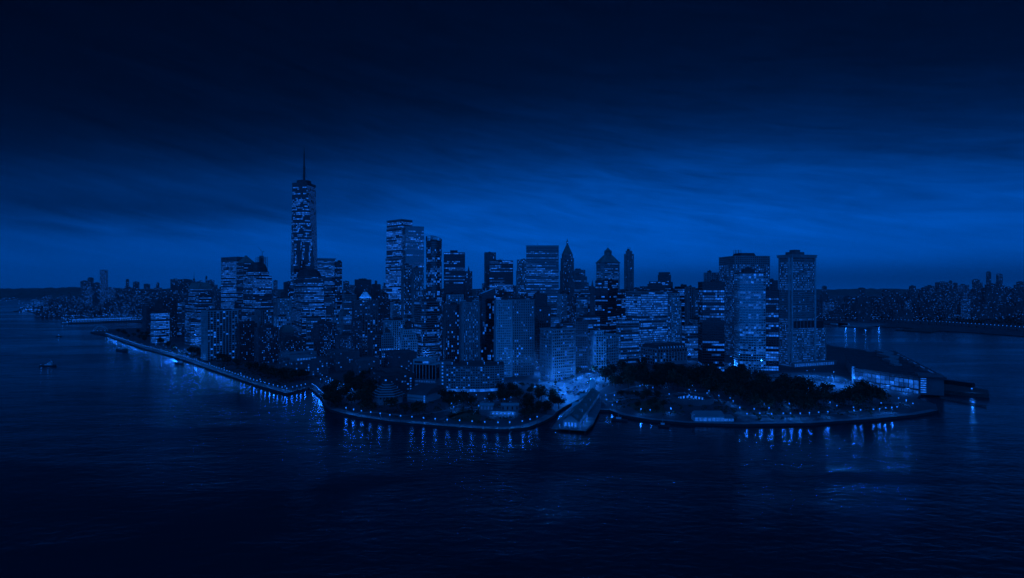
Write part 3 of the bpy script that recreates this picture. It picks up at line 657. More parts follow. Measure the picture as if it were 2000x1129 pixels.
T('office_block', 'dark square block with a bright left edge below the slim antenna tower', 'office block', 1205, 1214, 1240, 572, 1130, 30, 'band_dark', p=.25, plant=1)
T('stepped_tower', 'dark stepped tower on the skyline right of the slim antenna tower, the taller of two', 'office tower', None, 1282, 1314, 545, 1560, -14, 'band_dark', dl=40, tiers=[(552, 0), (538, 5), (533, 7)], p=.12, plant=0)
T('stepped_tower', 'dark sloping-shouldered tower on the skyline, the lower left of two', 'office tower', None, 1262, 1296, 560, 1500, -14, 'band_dark', dl=40, tiers=[(562, 0), (556, 4), (551, 8)], p=.08, plant=0)
T('lit_slab', 'wide office slab with long bright window rows behind the columned customs hall', 'office block', 1222, 1252, 1304, 571, 1010, 28, 'band_light', p=.85, bright=(.35, .4, .25), plant=1, bay=2.6, zone=[(.93, 1.1, .1)], tiers=[(640, 0), (571, .1)], wall='stone')
T('lit_slab', 'lower office slab with lit rows, left foot of the wide office slab', 'office block', 1204, 1212, 1248, 628, 985, 25, 'band_light', p=.7, bright=(.4, .4, .2), plant=1, bay=2.6, wall='stone')
T('stone_tower', 'pale floodlit stone tower at the right end of the wide office slab', 'tower', 1299, 1312, 1330, 574, 1060, 35, 'grid_light', p=.35, tiers=[(660, -1.5), (590, 0), (574, 2)], bright=(.2, .4, .4), plant=1)
T('office_tower', 'dark office tower right of the floodlit stone tower', 'office tower', 1318, 1324, 1346, 561, 1240, 10, 'band_dark', p=.4, plant=1)
T('office_tower', 'plain pale-edged tower left of the dark bronze tower', 'office tower', 1338, 1343, 1357, 562, 1180, 10, 'pier', p=.05, plant=1)
T('office_tower', 'dim tower behind the left edge of the dark bronze tower', 'office tower', 1350, 1354, 1374, 568, 1300, 10, 'grid', p=.15, plant=1)
T('office_block', 'low office block with two bright full-width floors left of the dark bronze tower', 'office block', 1332, 1338, 1366, 637, 1060, 12, 'band_light', p=.5, fh=5, zone=[(.75, 1.1, 2)], plant=1)
# ---- eastern group
r = T('grid_tower', 'wide tower with a deep square window grid and roof masts, behind the eastern towers', 'skyscraper', 1405, 1436, 1503, 501, 1090, 8, 'grid', mode='rand', bay=4, fh=4, pier=1.2, band=1.3, dep=.8, p=.5, plant=0, bright=(.5, .35, .15), zone=[(.93, 1.1, 0)])
g = G(); g.prism(rect(r.w*.5, r.d*.5), r.z, r.z+8, 0, True, False, poly1=rect(r.w*.4, r.d*.42)); g.build('roof_plant', 'black', r.o); g = G()
for x in (-r.w*.28, -r.w*.2, -r.w*.12):
    for y in (-4, 4): g.tube((x, y, r.z), (x, y, r.z+15), .35, .35, 4)
for q in (5, 9, 13): g.tube((-r.w*.3, 0, r.z+q), (-r.w*.1, 0, r.z+q), .3, .3, 4); 
g.build('mast', 'steel', r.o)
T('office_tower', 'plain pale tower top showing above the dark bronze tower', 'office tower', None, 1376, 1407, 534, 1200, -18, 'pier', dl=30, p=.02, plant=1)
T('bronze_tower', 'dark bronze glass tower with a few lit bands at the edge of the park', 'office tower', None, 1372, 1415, 552, 870, -8, 'band_dark', dl=34, p=.34, bay=2.9, zone=[(.93, 1.1, 0), (.33, .58, .12), (.7, .76, 2.2), (.14, .18, 2.5), (.02, .07, 2.5)], plant=1, bright=(.4, .35, .25))
def curved_glass():
    Y = 862; cx, cy = PY(1463, Y+16); th = radians(-6); o = thing('curved_glass_tower', 'pale curved glass tower standing between the two dark eastern towers', 'office tower', (cx, cy, 0), th)
    FOOT.append((cx, cy, 26)); core, fr, lit, rf = G(), G(), G(), G()
    arc = [(-19+38*i/10, -16+11*(1-((i/10-.55)/.55)**2)*-.55+0) for i in range(11)]
    poly = arc+[(19, 12), (-19, 12)]; zt = ZV(535, Y)
    facade(core, fr, lit, poly, GZ+9, zt, fh=3.9, bay=3.2, band=1.0, pier=.16, dep=.18, p=.46, mode='rows', bright=(.6, .33, .07), zone=[(.08, .16, 0.1), (.0, .08, 2), (.55, .6, .3)])
    rf.prism(off(poly, -.5), zt, zt+.3); rf.ring(off(poly, -.6), off(poly, .3), zt+.01, zt+2.2); rf.box(-9, 8, -4, 9, zt+.3, zt+8); rf.prism(ngon(5, 12, 0, 0, 3), zt+8, zt+11)
    core.build('glass_wall', 'glass_blue', o); fr.build('facade_frame', 'white', o); lit.build('lit_window', ['lit_dim', 'lit_mid', 'lit_hi'], o, 'stuff'); rf.build('roof', 'roof', o)
    g = G(); z = GZ+11
    while z < zt-3: g.box(19.05, 20.4, -14, 11, z, z+1.6); g.box(-20.6, -19.05, -12, 11, z, z+1.6); z += 3.9
    g.build('side_band', 'white', o, 'stuff'); g = G()
    for x in (-17, -9, 0, 9, 17):
        for y in (-12, 9): g = G(); g.tube((x, y, GZ), (x, y, GZ+9), .9, .9, 8); g.build('column', 'white', o)
curved_glass()
T('dark_tower', 'dark office tower with scattered bright bands between the curved glass and stone towers', 'office tower', None, 1486, 1521, 568, 905, -16, 'black', dl=32, p=.45, bright=(.3, .4, .3), zone=[(.9, 1.1, 0), (.33, .5, .35)], plant=1)
T('office_tower', 'small dim tower top showing behind the gap left of the great stone tower', 'office tower', None, 1502, 1519, 549, 1350, -20, 'band_dark', dl=25, p=.05, plant=1)
def great_stone():
    Y = 945; kw = dict(bay=2.9, fh=3.8, band=1.6, pier=1.2, dep=.5, wall='stone')
    r = T('stone_slab_tower', 'great stone tower with dotted windows and a cornice, rightmost of the towers', 'skyscraper', 1521, 1546, 1592, 503, Y, 20, 'grid', mode='rand', p=.62, bright=(.3, .55, .15), plant=0, zone=[(.57, .72, .12), (.45, .51, 0), (.96, 1.1, 0), (.705, .725, 2.4), (.51, .57, .4)], **kw)
    z = r.z; g = G(); p = off(rect(r.w, r.d), 2); g.prism(p, z, z+3.5, 0, True, True); g.ring(off(p, -.6), off(p, .5), z+3.503, z+5); g.build('cornice', 'stone', r.o)
    g = G(); g.box(-r.w*.35, r.w*.15, -r.d*.3, r.d*.25, z+3.6, z+10); g.box(-r.w*.2, r.w*.02, -6, 6, z+10, z+14); g.build('roof_plant', 'stone_dark', r.o)
    g = G()
    for x in (-r.w/2+.5, r.w/2-.5): g.box(x-1.6, x+1.6, -r.d/2-1.4, -r.d/2-.7, GZ+8, z)
    g.box(-r.w/2-1.5, -r.w/2-.7, -r.d/2+2, -r.d/2+6, GZ+8, z); g.build('corner_pier', 'stone_light', r.o)
    zb0, zb1 = ZV(642, Y), ZV(628, Y); g = G(); g.box(-r.w/2+1, r.w/2-1, -r.d/2-.9, -r.d/2-.75, zb0, zb1); g.build('plant_louvre', 'black', r.o)
    for i in range(7):
        g = G(); x = -r.w/2+3+i*(r.w-6)/6; g.box(x-.5, x+.5, -r.d/2-1.3, -r.d/2-.91, zb0, zb1); g.build('louvre_fin', 'stone', r.o)
    # lower wing on its right side
    w2 = 26; core, fr, lit, rf = G(), G(), G(), G(); x0 = r.w/2+.8; pl = [(x0, -r.d/2+1), (x0+w2, -r.d/2+1), (x0+w2, r.d/2-4), (x0, r.d/2-4)]; zw = ZV(643, Y)
    facade(core, fr, lit, pl, GZ, zw, p=.55, bright=(.3, .4, .3), **{k_: v for k_, v in kw.items() if k_ != 'wall'})
    rf.box(x0+.2, x0+w2-4, -r.d/2+2.5, r.d/2-6, zw, ZV(629, Y)); core.build('wing_glass', 'glass', r.o); fr.build('wing_frame', 'stone', r.o); lit.build('wing_lit_window', ['lit_dim', 'lit_mid', 'lit_hi'], r.o, 'stuff'); rf.build('wing_roof', 'black', r.o)
    g = G(); g.box(-r.w/2-3, x0+w2+16, -r.d/2-7, -r.d/2-1.5, GZ+.02, GZ+7); g.box(-r.w/2-3.4, x0+w2+17, -r.d/2-7.4, -r.d/2-1.2, GZ+7.003, GZ+8); g.build('podium', 'stone', r.o)
    g = G(); 
    for i in range(22): x = -r.w/2+i*(r.w+w2+12)/22; g.face([(x, -r.d/2-7.05, GZ+1), (x+2.6, -r.d/2-7.05, GZ+1), (x+2.6, -r.d/2-7.05, GZ+6), (x, -r.d/2-7.05, GZ+6)])
    g.build('podium_lit_window', 'lit_mid', r.o, 'stuff')
great_stone()
# ---- masonry blocks at the foot of Broadway
def masonry(name, label, u0, um, u1, vt, Y, th, wall='stone_light', p=.12, arc=True, tiers=None, **kw):
    r = T(name, label, 'office block', u0, um, u1, vt, Y, th, 'grid_light', wall=wall, p=p, tiers=tiers, plant=1, tank=1, roof='dark_roof', **kw)
    z = r.z; g = G(); q = rect(r.ww, r.dd); g.prism(off(q, 1.6), z+1.25, z+1.9, 0, True, True); g.build('cornice', wall, r.o); g = G(); g.ring(off(q, .2), off(q, 1.2), z-8.3, z-7.5); g.build('cornice', wall, r.o); g = G()
    g.ring(off(rect(r.w, r.d), .2), off(rect(r.w, r.d), 1.1), GZ+15, GZ+16); g.build('cornice', wall, r.o)
    return r
masonry('masonry_tower', 'tall masonry tower with lit lower arcade left of the plaza', 998, 1000, 1043, 588, 850, 8, 'stone', p=.08, fh=4, bay=3.4)
T('dark_tower', 'nearly black blank tower with a stepped top between the two masonry towers of the plaza', 'office tower', 1036, 1040, 1075, 576, 900, 8, 'pier_dark', p=.03, wall='brick_dark', tiers=[(600, 0), (576, 5)], plant=1)
masonry('masonry_block', 'large square masonry block facing the bright plaza, with an arched attic', 1056, 1078, 1123, 646, 800, 34, 'stone', p=.12, fh=4.4, bay=4.0, band=1.7, pier=1.4)
masonry('masonry_block', 'pale stone block with big windows right of the plaza, lower than its neighbour', 1146, 1170, 1208, 658, 930, 38, 'stone_light', p=.06, fh=5, bay=4.6)
T('office_block', 'dark office block between the two pale stone blocks of the plaza', 'office block', 1119, 1124, 1148, 630, 900, 20, 'grid', p=.15, wall='stone_dark', plant=2)
r = masonry('customs_hall', 'broad columned customs hall with a mansard roof behind the park', 1252, 1284, 1342, 684, 965, 26, 'stone', p=.10, fh=6, bay=6)
def customs(r):
    z = r.z; g = G(); p = rect(r.w+1, r.d+1); g.prism(p, z+.5, z+8, 0, True, False, poly1=off(p, -4)); g.build('mansard_roof', 'dark_roof', r.o)
    for i in range(10):
        g = G(); x = -r.w/2+4+i*(r.w-8)/9; g.tube((x, -r.d/2-1.6, GZ+6), (x, -r.d/2-1.6, z-6), .9, .75, 8); g.build('column', 'stone_light', r.o)
        g = G(); g.box(x-1, x+1, -r.d/2-.9, -r.d/2+2, z+2, z+5); g.cone(rect(2.6, 3.4, x, -r.d/2+.5), z+5, (x, -r.d/2+.5, z+6.5)); d = g.build('dormer', 'stone', r.o)
        g = G(); g.face([(x-.6, -r.d/2-.95, z+2.4), (x+.6, -r.d/2-.95, z+2.4), (x+.6, -r.d/2-.95, z+4.6), (x-.6, -r.d/2-.95, z+4.6)]); g.build('lit_pane', 'lit_hi', d)
    g = G(); g.box(-r.w/2+1, r.w/2-1, -r.d/2-3, -r.d/2-.7, GZ, GZ+6); g.build('podium', 'stone', r.o)
customs(r)
# ---- middle foreground towers
T('apartment_tower', 'curved-front apartment tower of glass bands behind the terraced school', 'apartment tower', 806, 826, 862, 591, 1010, 34, 'glass', wall='concrete', band=1.2, p=.22, shape=lambda w, d: rounded(w, d, 8), plant=2, gl='glass_dark')
T('apartment_tower', 'apartment block with a white concrete frame left of the curved-front tower', 'apartment tower', 750, 766, 790, 628, 1020, 40, 'grid_light', bay=4.6, fh=3.4, band=1.0, pier=1.4, p=.16, gl='glass_dark', plant=2)
T('apartment_tower', 'dark apartment block right beside the white concrete frame', 'apartment tower', 785, 790, 812, 634, 1040, 20, 'brick_dark', p=.12, plant=2)
T('twin_slab', 'dark ribbed office slab with a heavy top, left half of the pair over the curved hotel', 'office tower', 866, 870, 900, 597, 900, 12, 'pier_dark', p=.12, bay=3, zone=[(.93, 1.1, 0)], plant=1)
T('twin_slab', 'office slab with pale glass corners, right half of the pair over the curved hotel', 'office tower', 898, 902, 937, 592, 870, 10, 'pier', p=.3, bay=3, tiers=[(600, 0), (592, 1)], plant=1)
T('office_tower', 'pale tower crown standing just behind the pair of office slabs', 'office tower', None, 872, 905, 577, 1150, 6, 'grid_light', dl=28, p=.2, plant=1)
T('office_tower', 'pale low-topped tower behind the right office slab', 'office tower', None, 900, 935, 588, 1080, 4, 'grid_light', dl=28, p=.3, plant=1)
def slanted():
    r = T('slanted_tower', 'dark glass tower with a slanted top beside the pale stone tower', 'office tower', 936, 940, 968, 578, 905, 9, 'glass', wall='black', gl='glass_dark', p=.14, plant=0, parapet=0, mode='rand')
    z = r.z+.3; w, d = r.w/2-.3, r.d/2-.3; g = G(); g.v += [(-w, -d, z), (w, -d, z), (w, d, z), (-w, d, z), (-w, -d, z+3), (w, -d, z+12), (w, d, z+12), (-w, d, z+3)]; g.f += [(0, 1, 5, 4), (1, 2, 6, 5), (2, 3, 7, 6), (3, 0, 4, 7), (4, 5, 6, 7)]; g.m += [0]*5; g.build('slanted_roof', 'glass_dark', r.o)
slanted()
masonry('masonry_tower', 'pale slender masonry tower right of the slanted glass tower', 965, 969, 1000, 589, 835, 10, 'stone_light', p=.12, fh=3.8, bay=3, tiers=[(640, 0), (589, .6)])
def hotel():
    Y = 715; cx, cy = PY(928, Y+18); o = thing('curved_hotel', 'wide low hotel with a gently curved front and small lights in front of the towers', 'hotel', (cx, cy, 0), .07)
    FOOT.append((cx, cy, 40)); core, fr, lit, rf = G(), G(), G(), G(); w = 38
    arc = [(-w+2*w*i/12, -14-6*(1-(i/6-1)**2)) for i in range(13)]; poly = arc+[(w, 14), (-w, 14)]; zt = ZV(716, Y)
    facade(core, fr, lit, poly, GZ+4.5, zt, fh=3.2, bay=3.0, band=1.5, pier=.7, dep=.25, p=.14, bright=(.35, .35, .3)); core.prism(off(poly, -1), GZ, GZ+4.5, 0)
    for e in range(1, 12):
        (ax, ay), (bx, by) = off(poly, -.9)[e-1:e+1]; lit.face([(ax, ay, GZ+.6), (bx, by, GZ+.6), (bx, by, GZ+4), (ax, ay, GZ+4)], 1 if e % 2 else 2)
    rf.prism(off(poly, .5), zt, zt+.7, 0, True, True); rf.ring(off(poly, -.5), off(poly, .3), zt+.703, zt+1.8); rf.box(-20, 10, -6, 8, zt+.7, zt+4.5); rf.box(16, 26, -3, 6, zt+.7, zt+3.5)
    core.build('glass_wall', 'glass', o); fr.build('facade_frame', 'stone', o); lit.build('lit_window', ['lit_dim', 'lit_mid', 'lit_hi'], o, 'stuff'); rf.build('roof', 'roof', o)
    for x in (-30, -10, 12, 30):
        g = G(); g.tube((x, -15, zt+1.8), (x, -15, zt+4), .15, .15, 5); g.ball((x, -15, zt+4.4), .55); g.build('roof_lamp', 'globe', o)
hotel()
def school():
    Y = 745; cx, cy, w, d, th = place(811, 818, 862, Y, 22, dl=26); o = thing('terraced_school', 'pale terraced building with an open colonnade left of the curved hotel', 'school', (cx, cy, 0), -radians(14)); w = 34
    zt = ZV(704, Y); g = G(); g.box(-w/2, w/2, -13, 13, GZ, GZ+11); g.build('wall', 'concrete', o); g = G(); g.box(-w/2, -w/2+24, -12, 13, zt-7, zt); g.build('upper_storey', 'stone_light', o)
    g = G(); g.box(-w/2+1, w/2-1, -10, 13, GZ+11, zt-7.002); g.build('recessed_storey', 'glass_dark', o)
    for i in range(8): g = G(); x = -w/2+.5+i*(w-1)/7; g.box(x-.45, x+.45, -12.9, -12, GZ+11.003, zt-7.3); g.build('column', 'stone_light', o)
    g = G(); g.box(-w/2, w/2, -13, 13, zt-7.3+.001, zt-6.9) if False else g.box(-w/2+24.1, w/2, -13, 13, zt-7.2, zt-6.6); g.build('canopy', 'stone_light', o)
    g = G(); g.face([(-w/2+2, -12.06, zt-5), (-w/2+14, -12.06, zt-5), (-w/2+14, -12.06, zt-2.5), (-w/2+2, -12.06, zt-2.5)]); g.build('dark_window', 'glass_dark', o); g = G(); g.face([(-w/2+14.4, -12.06, zt-5), (-w/2+22.6, -12.06, zt-5), (-w/2+22.6, -12.06, zt-2.5), (-w/2+14.4, -12.06, zt-2.5)]); g.build('lit_pane', 'lit_hi', o)
    g = G()
    for k_ in range(2):
        for i in range(9): x = -w/2+1.5+i*3.6; g.face([(x, -13.06, GZ+1.5+k_*5), (x+2.6, -13.06, GZ+1.5+k_*5), (x+2.6, -13.06, GZ+4.2+k_*5), (x, -13.06, GZ+4.2+k_*5)])
    g.build('lit_window', 'lit_dim', o, 'stuff')
    s = thing('stair_tower', 'blank stair tower with one column of square lights beside the curved hotel', 'tower', (PY(873, 735)[0], 735, 0), -radians(8)); g = G(); zs = ZV(704, 735); g.box(-8, 8, -8, 8, GZ, zs); g.build('wall', 'concrete', s); g = G(); g.box(-8.3, 8.3, -8.3, 8.3, zs+.002, zs+.7); g.build('roof', 'roof', s)
    for i in range(8): g = G(); z = GZ+3+i*(zs-5)/8; g.box(-5, -3, -8.12, -7.9, z, z+2); g.build('lit_pane', 'lit_hi', s)
    FOOT.append((PY(873, 735)[0], 735, 12))
school()
def flat(name, label, u0, um, u1, vt, Y, th, wall, p=.2, court=False, dl=None, dr=None, fh=3.6):
    cx, cy, w, d, th = place(u0, um, u1, Y, th, dl, dr); o = thing(name, label, 'low building', (cx, cy, 0), th); z = ZV(vt, Y)
    core, fr, lit, rf = G(), G(), G(), G(); facade(core, fr, lit, rect(w, d), GZ, z, fh=fh, bay=3.6, band=1.6, pier=1.5, dep=.25, p=p)
    rf.ring(off(rect(w, d), -1), off(rect(w, d), .45), z+.003, z+1.2)
    if court: rf.box(-w*.3, w*.3, -d*.25, d*.25, z, z+3.4)
    rf.box(w*.1, w*.3, -d*.45, -d*.3, z, z+2.5); rf.box(-w*.42, -w*.3, d*.1, d*.3, z, z+3)
    core.build('wall', wall, o); fr.build('facade_frame', wall, o); lit.build('lit_window', ['lit_dim', 'lit_mid', 'lit_hi'], o, 'stuff'); rf.build('roof', wall, o)
    return o, w, d, z
o, w, d, z = flat('school_block', 'wide flat-roofed building with a lit rooftop court near the cove', 543, 572, 641, 709, 830, 42, 'stone_dark', .16)
g = G(); g.box(-w*.34, w*.25, -d*.3, d*.34, z, z+5); g.build('court_wall', 'concrete', o)
g = G()
for i in range(7): x = -w*.3+i*w*.08; g.face([(x, -d*.3-.05, z+1), (x+w*.06, -d*.3-.05, z+1), (x+w*.06, -d*.3-.05, z+4), (x, -d*.3-.05, z+4)])
g.build('court_lit_window', 'lit_mid', o, 'stuff')
flat('low_block', 'long low block with a pale terrace behind the rooftop court', 548, 566, 618, 692, 930, 42, 'stone', .12)
flat('low_block', 'dark low block with a pale roof edge above the dark trees of the cove', 638, 655, 702, 690, 900, 34, 'stone_dark', .06)
flat('low_block', 'stepped low block beneath the ribbed apartment tower', 690, 700, 742, 706, 830, 26, 'stone_dark', .08)
flat('low_block', 'dim brick block with one column of bright windows above the courtyard building', 752, 768, 814, 692, 830, 30, 'brick', .12)
flat('courtyard_block', 'dark courtyard building with a pale roof rim behind the tiered museum', 724, 745, 810, 736, 712, 26, 'brick_dark', .28, True)
def museum():
    Y = 650; cx, cy = PY(757, Y); o = thing('tiered_museum', 'six-sided museum with a stepped roof of pale-edged tiers by the waterfront', 'museum', (cx, cy, 0), .1); FOOT.append((cx, cy, 20))
    g = G(); g.prism(ngon(17.5, 6), GZ, GZ+10, 0, True); g.build('wall', 'stone', o)
    for e in range(6):
        a0, a1 = ngon(17.52, 6)[e], ngon(17.52, 6)[(e+1) % 6]; L = math.hypot(a1[0]-a0[0], a1[1]-a0[1]); dx, dy = (a1[0]-a0[0])/L, (a1[1]-a0[1])/L
        for q in range(4):
            s = (q+.7)*L/4.4; g = G(); x, y = a0[0]+dx*s+dy*.05, a0[1]+dy*s-dx*.05; g.face([(x+dx*cos(t_*pi/4)*1.0, y+dy*cos(t_*pi/4)*1.0, GZ+7.6+sin(t_*pi/4)*1.0) for t_ in range(8)]); g.build('round_window', 'glass_dark', o)
    z = GZ+10.003
    for i in range(6):
        r0 = 19.5-i*2.6; g = G(); g.prism(ngon(r0, 6), z, z+2.1, 0, False, True, poly1=ngon(r0-1.2, 6)); g.face([(x, y, z+2.1) for x, y in ngon(r0-1.2, 6)]); t_ = g.build('roof_tier', 'dark_roof', o)
        g = G(); g.ring(ngon(r0-.1, 6), ngon(r0+.35, 6), z-.25, z+.35); g.build('tier_rim', 'white', t_); z += 2.35
    w = thing('museum_wing', 'low museum wing with a curved wedge roof right of the tiered museum', 'museum', (PY(828, 655)[0], 668, 0), -radians(24)); FOOT.append((PY(828, 655)[0], 665, 18))
    g = G(); g.box(-13, 13, -20, 20, GZ, GZ+9); g.build('wall', 'stone', w); g = G(); prof = [(-20, 9), (-14, 12.5), (-6, 15.2), (4, 16.6), (14, 16.4), (20, 15)]
    for (y0, z0), (y1, z1) in zip(prof, prof[1:]):
        a, c = GZ+z0+.003, GZ+z1+.003; g.face([(-13.6, y0, a), (13.6, y0, a), (13.6, y1, c), (-13.6, y1, c)])
        for x in (-13.6, 13.6): g.face([(x, y0, GZ+9.003), (x, y1, GZ+9.003), (x, y1, c), (x, y0, a)])
    g.face([(-13.6, 20, GZ+9), (13.6, 20, GZ+9), (13.6, 20, GZ+15), (-13.6, 20, GZ+15)]); g.build('curved_roof', 'roof', w)
    for q in (2.2, 6): g = G(); g.box(-12.6, 12.6, -20.3, -20.02, GZ+q, GZ+q+2.2); g.build('front_band', 'stone_light', w)
    for q in range(4): g = G(); g.box(10.4, 12.2, -20.42, -20.31, GZ+.6+q*2.3, GZ+2+q*2.3); g.build('lit_pane', 'lit_hi', w)
museum()
# ---- waterfront pavilion with two low round-ended halves
def pavilion():
    Y = 572; cx, cy = PY(978, Y+18); o = thing('park_pavilion', 'low waterfront pavilion with an arched terrace wall at the south point', 'pavilion', (cx, cy, 0), 0); FOOT.append((cx, cy, 22))
    g = G(); g.prism(rounded(46, 16, 3), GZ, GZ+4.2); g.build('terrace_wall', 'stone_dark', o); g = G(); g.prism(rounded(46.6, 16.6, 3), GZ+4.203, GZ+4.6, 0, True, True); g.build('terrace', 'paving', o)
    for x, wd in ((-15, 14), (10, 18)):
        g = G(); g.prism(rect(wd, 9, x, 3), GZ+4.6, GZ+9.6); g.build('hall', 'stone', o); g = G(); g.prism(rect(wd+1.6, 10.6, x, 3), GZ+9.603, GZ+10.3, 0, True, True); g.build('hall_roof', 'stone_light', o)
        for i in range(4): g = G(); q = x-wd/2+1.5+i*(wd-3)/3; g.box(q-.7, q+.7, -1.62, -1.48, GZ+5, GZ+8.4); g.build('opening', 'glass_dark' if x > 0 else 'lit_dim', o)
    for i in range(6):
        x = -8+i*4.2; l = bpy.data.lights.new('wall_light', 'POINT'); l.energy = 500; l.color = LAMP; l.shadow_soft_size = .4; lo = bpy.data.objects.new('wall_light', l); COL.objects.link(lo); lo.parent = o; lo.location = (x, -9.6, GZ+2.6)
        g = G(); g.ball((x, -8.5, GZ+2.2), .6); g.build('wall_lamp', 'globe', o)
pavilion()
# ---- the pier with the gabled shed
def pier():
    a, c = Vector(P(1112, 838, 3)), Vector(P(1160, 774, 3)); d = (c-a); L = d.length; th = atan2(d.y, d.x)-pi/2
    o = thing('pier_house', 'long pier shed with a gabled roof and lit seaward end', 'pier building', (a.x, a.y, 0), th)
    g = G(); W = 17
    g.v += [(x, y, z) for z in (2.2, 3.0) for x, y in ((-W, -2), (W*.95, -2), (W*.95+3, 22), (W, L*.6), (9, L+2), (-11, L+2), (-W, L*.55))]
    g.f += [(0, 1, 8, 7), (1, 2, 9, 8), (2, 3, 10, 9), (3, 4, 11, 10), (4, 5, 12, 11), (5, 6, 13, 12), (6, 0, 7, 13), (7, 8, 9, 10, 11, 12, 13), (6, 5, 4, 3, 2, 1, 0)]; g.m = [0]*9; g.build('pier_deck', 'paving', o)
    g = G()
    for i in range(12):
        for x in (-W+1, 0, W-2): g.tube((x, i*L/12, -3), (x, i*L/12, 2.25), .5, .5, 6)
    g.build('pile', 'timber', o)
    w = 7.5; y0, y1, h, r = 6, L-8, 10, 15.5; g = G(); g.box(-w, w, y0, y1, 3.002, h); g.face([(-w, y0, h), (w, y0, h), (0, y0, r)]); g.face([(w, y1, h), (-w, y1, h), (0, y1, r)]); g.build('wall', 'stone', o)
    g = G(); e = w+1
    for s in (-1, 1): g.v += []; g.face([(s*e, y0-1, h-.6), (s*e, y1+1, h-.6), (0, y1+1, r+.3), (0, y0-1, r+.3)][::s]); g.face([(s*e, y0-1, h-1), (s*e, y1+1, h-1), (0, y1+1, r-.1), (0, y0-1, r-.1)][::-s])
    g.build('gable_roof', 'copper', o)
    for q in (.38, .7):
        y = y0+(y1-y0)*q; g = G(); g.face([(-e-.3, y-4, h-.4), (-e-.3, y+4, h-.4), (-e-.3, y, r+.5)]); g.face([(-e-.3, y-4, h-.4), (-e-.3, y, r+.5), (0, y, r+.5)]); g.face([(-e-.3, y+4, h-.4), (0, y, r+.5), (-e-.3, y, r+.5)]); g.build('cross_gable', 'white', o)
    for i in range(6):
        y = y0+5+i*(y1-y0-14)/5; g = G(); g.box(2.6, 6.4, y-1.3, y+1.3, h+.2, h+4.2); g.build('dormer', 'stone', o); g = G(); g.box(6.41, 6.5, y-.9, y+.9, h+1.6, h+3.6); g.build('lit_pane', 'lit_mid' if i % 2 else 'lit_dim', o)
    for i in range(16): g = G(); y = y0+1+i*(y1-y0-2)/15; g.tube((-e+.2, y, h-.35), (-.2, y, r+.45), .14, .14, 4); g.build('roof_seam', 'copper', o)
    for x, y in ((-11, y0+(y1-y0)*.38), (11, y0+12), (12, y0+26), (10, y0+40)):  # first lamp is added to brighten the cross gable
        l = bpy.data.lights.new('deck_light', 'POINT'); l.energy = 900; l.color = LAMP; l.shadow_soft_size = .3; lo = bpy.data.objects.new('deck_light', l); COL.objects.link(lo); lo.parent = o; lo.location = (x+.6*(1 if x > 0 else -1), y, 6.2)
        g = G(); g.tube((x, y, 3), (x, y, 6), .1, .1, 5); g.ball((x, y, 6.4), .4, 0); g.build('deck_lamp', 'globe', o)
    g = G(); g.box(-3, 3, y1-6, y1, r-3, r+7); g.cone(rect(7, 7, 0, y1-3), r+7, (0, y1-3, r+13)); g.build('clock_tower', 'white', o)
    for x in (-4.8, -1.6, 1.6, 4.8): g = G(); g.box(x-.9, x+.9, y0-.15, y0-.02, 4, 7.6); g.build('lit_pane', 'lit_hi', o)
    for i in range(14):
        for s in (-1, 1): g = G(); y = y0+3+i*(y1-y0-6)/13; g.box(min(s*w, s*(w+.12)), max(s*w, s*(w+.12)), y-.8, y+.8, 4.5, 7.2); g.build('lit_pane', 'lit_mid' if (i+s) % 3 else 'lit_dim', o)
    g = G()
    for p0, p1 in (((-W+.3, -1.7), (W*.95-.3, -1.7)), ((-W+.3, -1.7), (-W+.3, L*.55)), ((W*.95, -1.7), (W*.95+2.7, 22))):
        g.tube((*p0, 4.1), (*p1, 4.1), .12, .12, 4); n = 10
        for i in range(n+1): x, y = p0[0]+(p1[0]-p0[0])*i/n, p0[1]+(p1[1]-p0[1])*i/n; g.tube((x, y, 3), (x, y, 4.1), .1, .1, 4)
    g.build('railing', 'steel', o)
    for x in (-10, -5, 0, 5, 10): 
        l = bpy.data.lights.new('deck_light', 'POINT'); l.energy = 260; l.color = LAMP; l.shadow_soft_size = .3; lo = bpy.data.objects.new('deck_light', l); COL.objects.link(lo); lo.parent = o; lo.location = (x, 2.5, 6)
        g = G(); g.tube((x, 2.5, 3), (x, 2.5, 5.2), .1, .1, 5); g.ball((x, 2.5, 5.6), .4, 0); g.build('deck_lamp', 'globe', o)
pier()
# ---- round fort, ferry tent
def fort():
    Y = 655; cx, cy = PY(1351, Y); o = thing('round_fort', 'low round stone fort with a lit courtyard inside the park', 'fort', (cx, cy, 0), 0); FOOT.append((cx, cy, 27))
    g = G(); g.ring(ngon(22.5, 36), ngon(25, 36), GZ, GZ+6.5); g.build('ring_wall', 'stone_dark', o); g = G(); g.ring(ngon(16, 36), ngon(22.4, 36), GZ, GZ+4.6); g.build('ring_roof', 'dark_roof', o)
    g = G(); g.face([(x, y, GZ+.006) for x, y in ngon(16, 36)]); g.build('courtyard', 'paving', o)
    for i in range(9): a = pi*(.12+.76*i/8); x, y = 15.9*cos(a), 15.9*sin(a); g = G(); c_, s_ = -sin(a)*1.2, cos(a)*1.2; g.face([(x-c_, y-s_, GZ+.8), (x-c_, y-s_, GZ+3.6), (x+c_, y+s_, GZ+3.6), (x+c_, y+s_, GZ+.8)]); g.build('lit_opening', 'lit_hi', o)
    for x, y in ((-8, 6), (8, 6), (0, -6)):
        l = bpy.data.lights.new('court_light', 'POINT'); l.energy = 1500; l.color = LAMP; l.shadow_soft_size = .4; lo = bpy.data.objects.new('court_light', l); COL.objects.link(lo); lo.parent = o; lo.location = (x, y, GZ+5); g = G(); g.tube((x, y, GZ), (x, y, GZ+4.6), .1, .1, 5); g.ball((x, y, GZ+4.9), .4); g.build('court_lamp', 'globe', o)
fort()
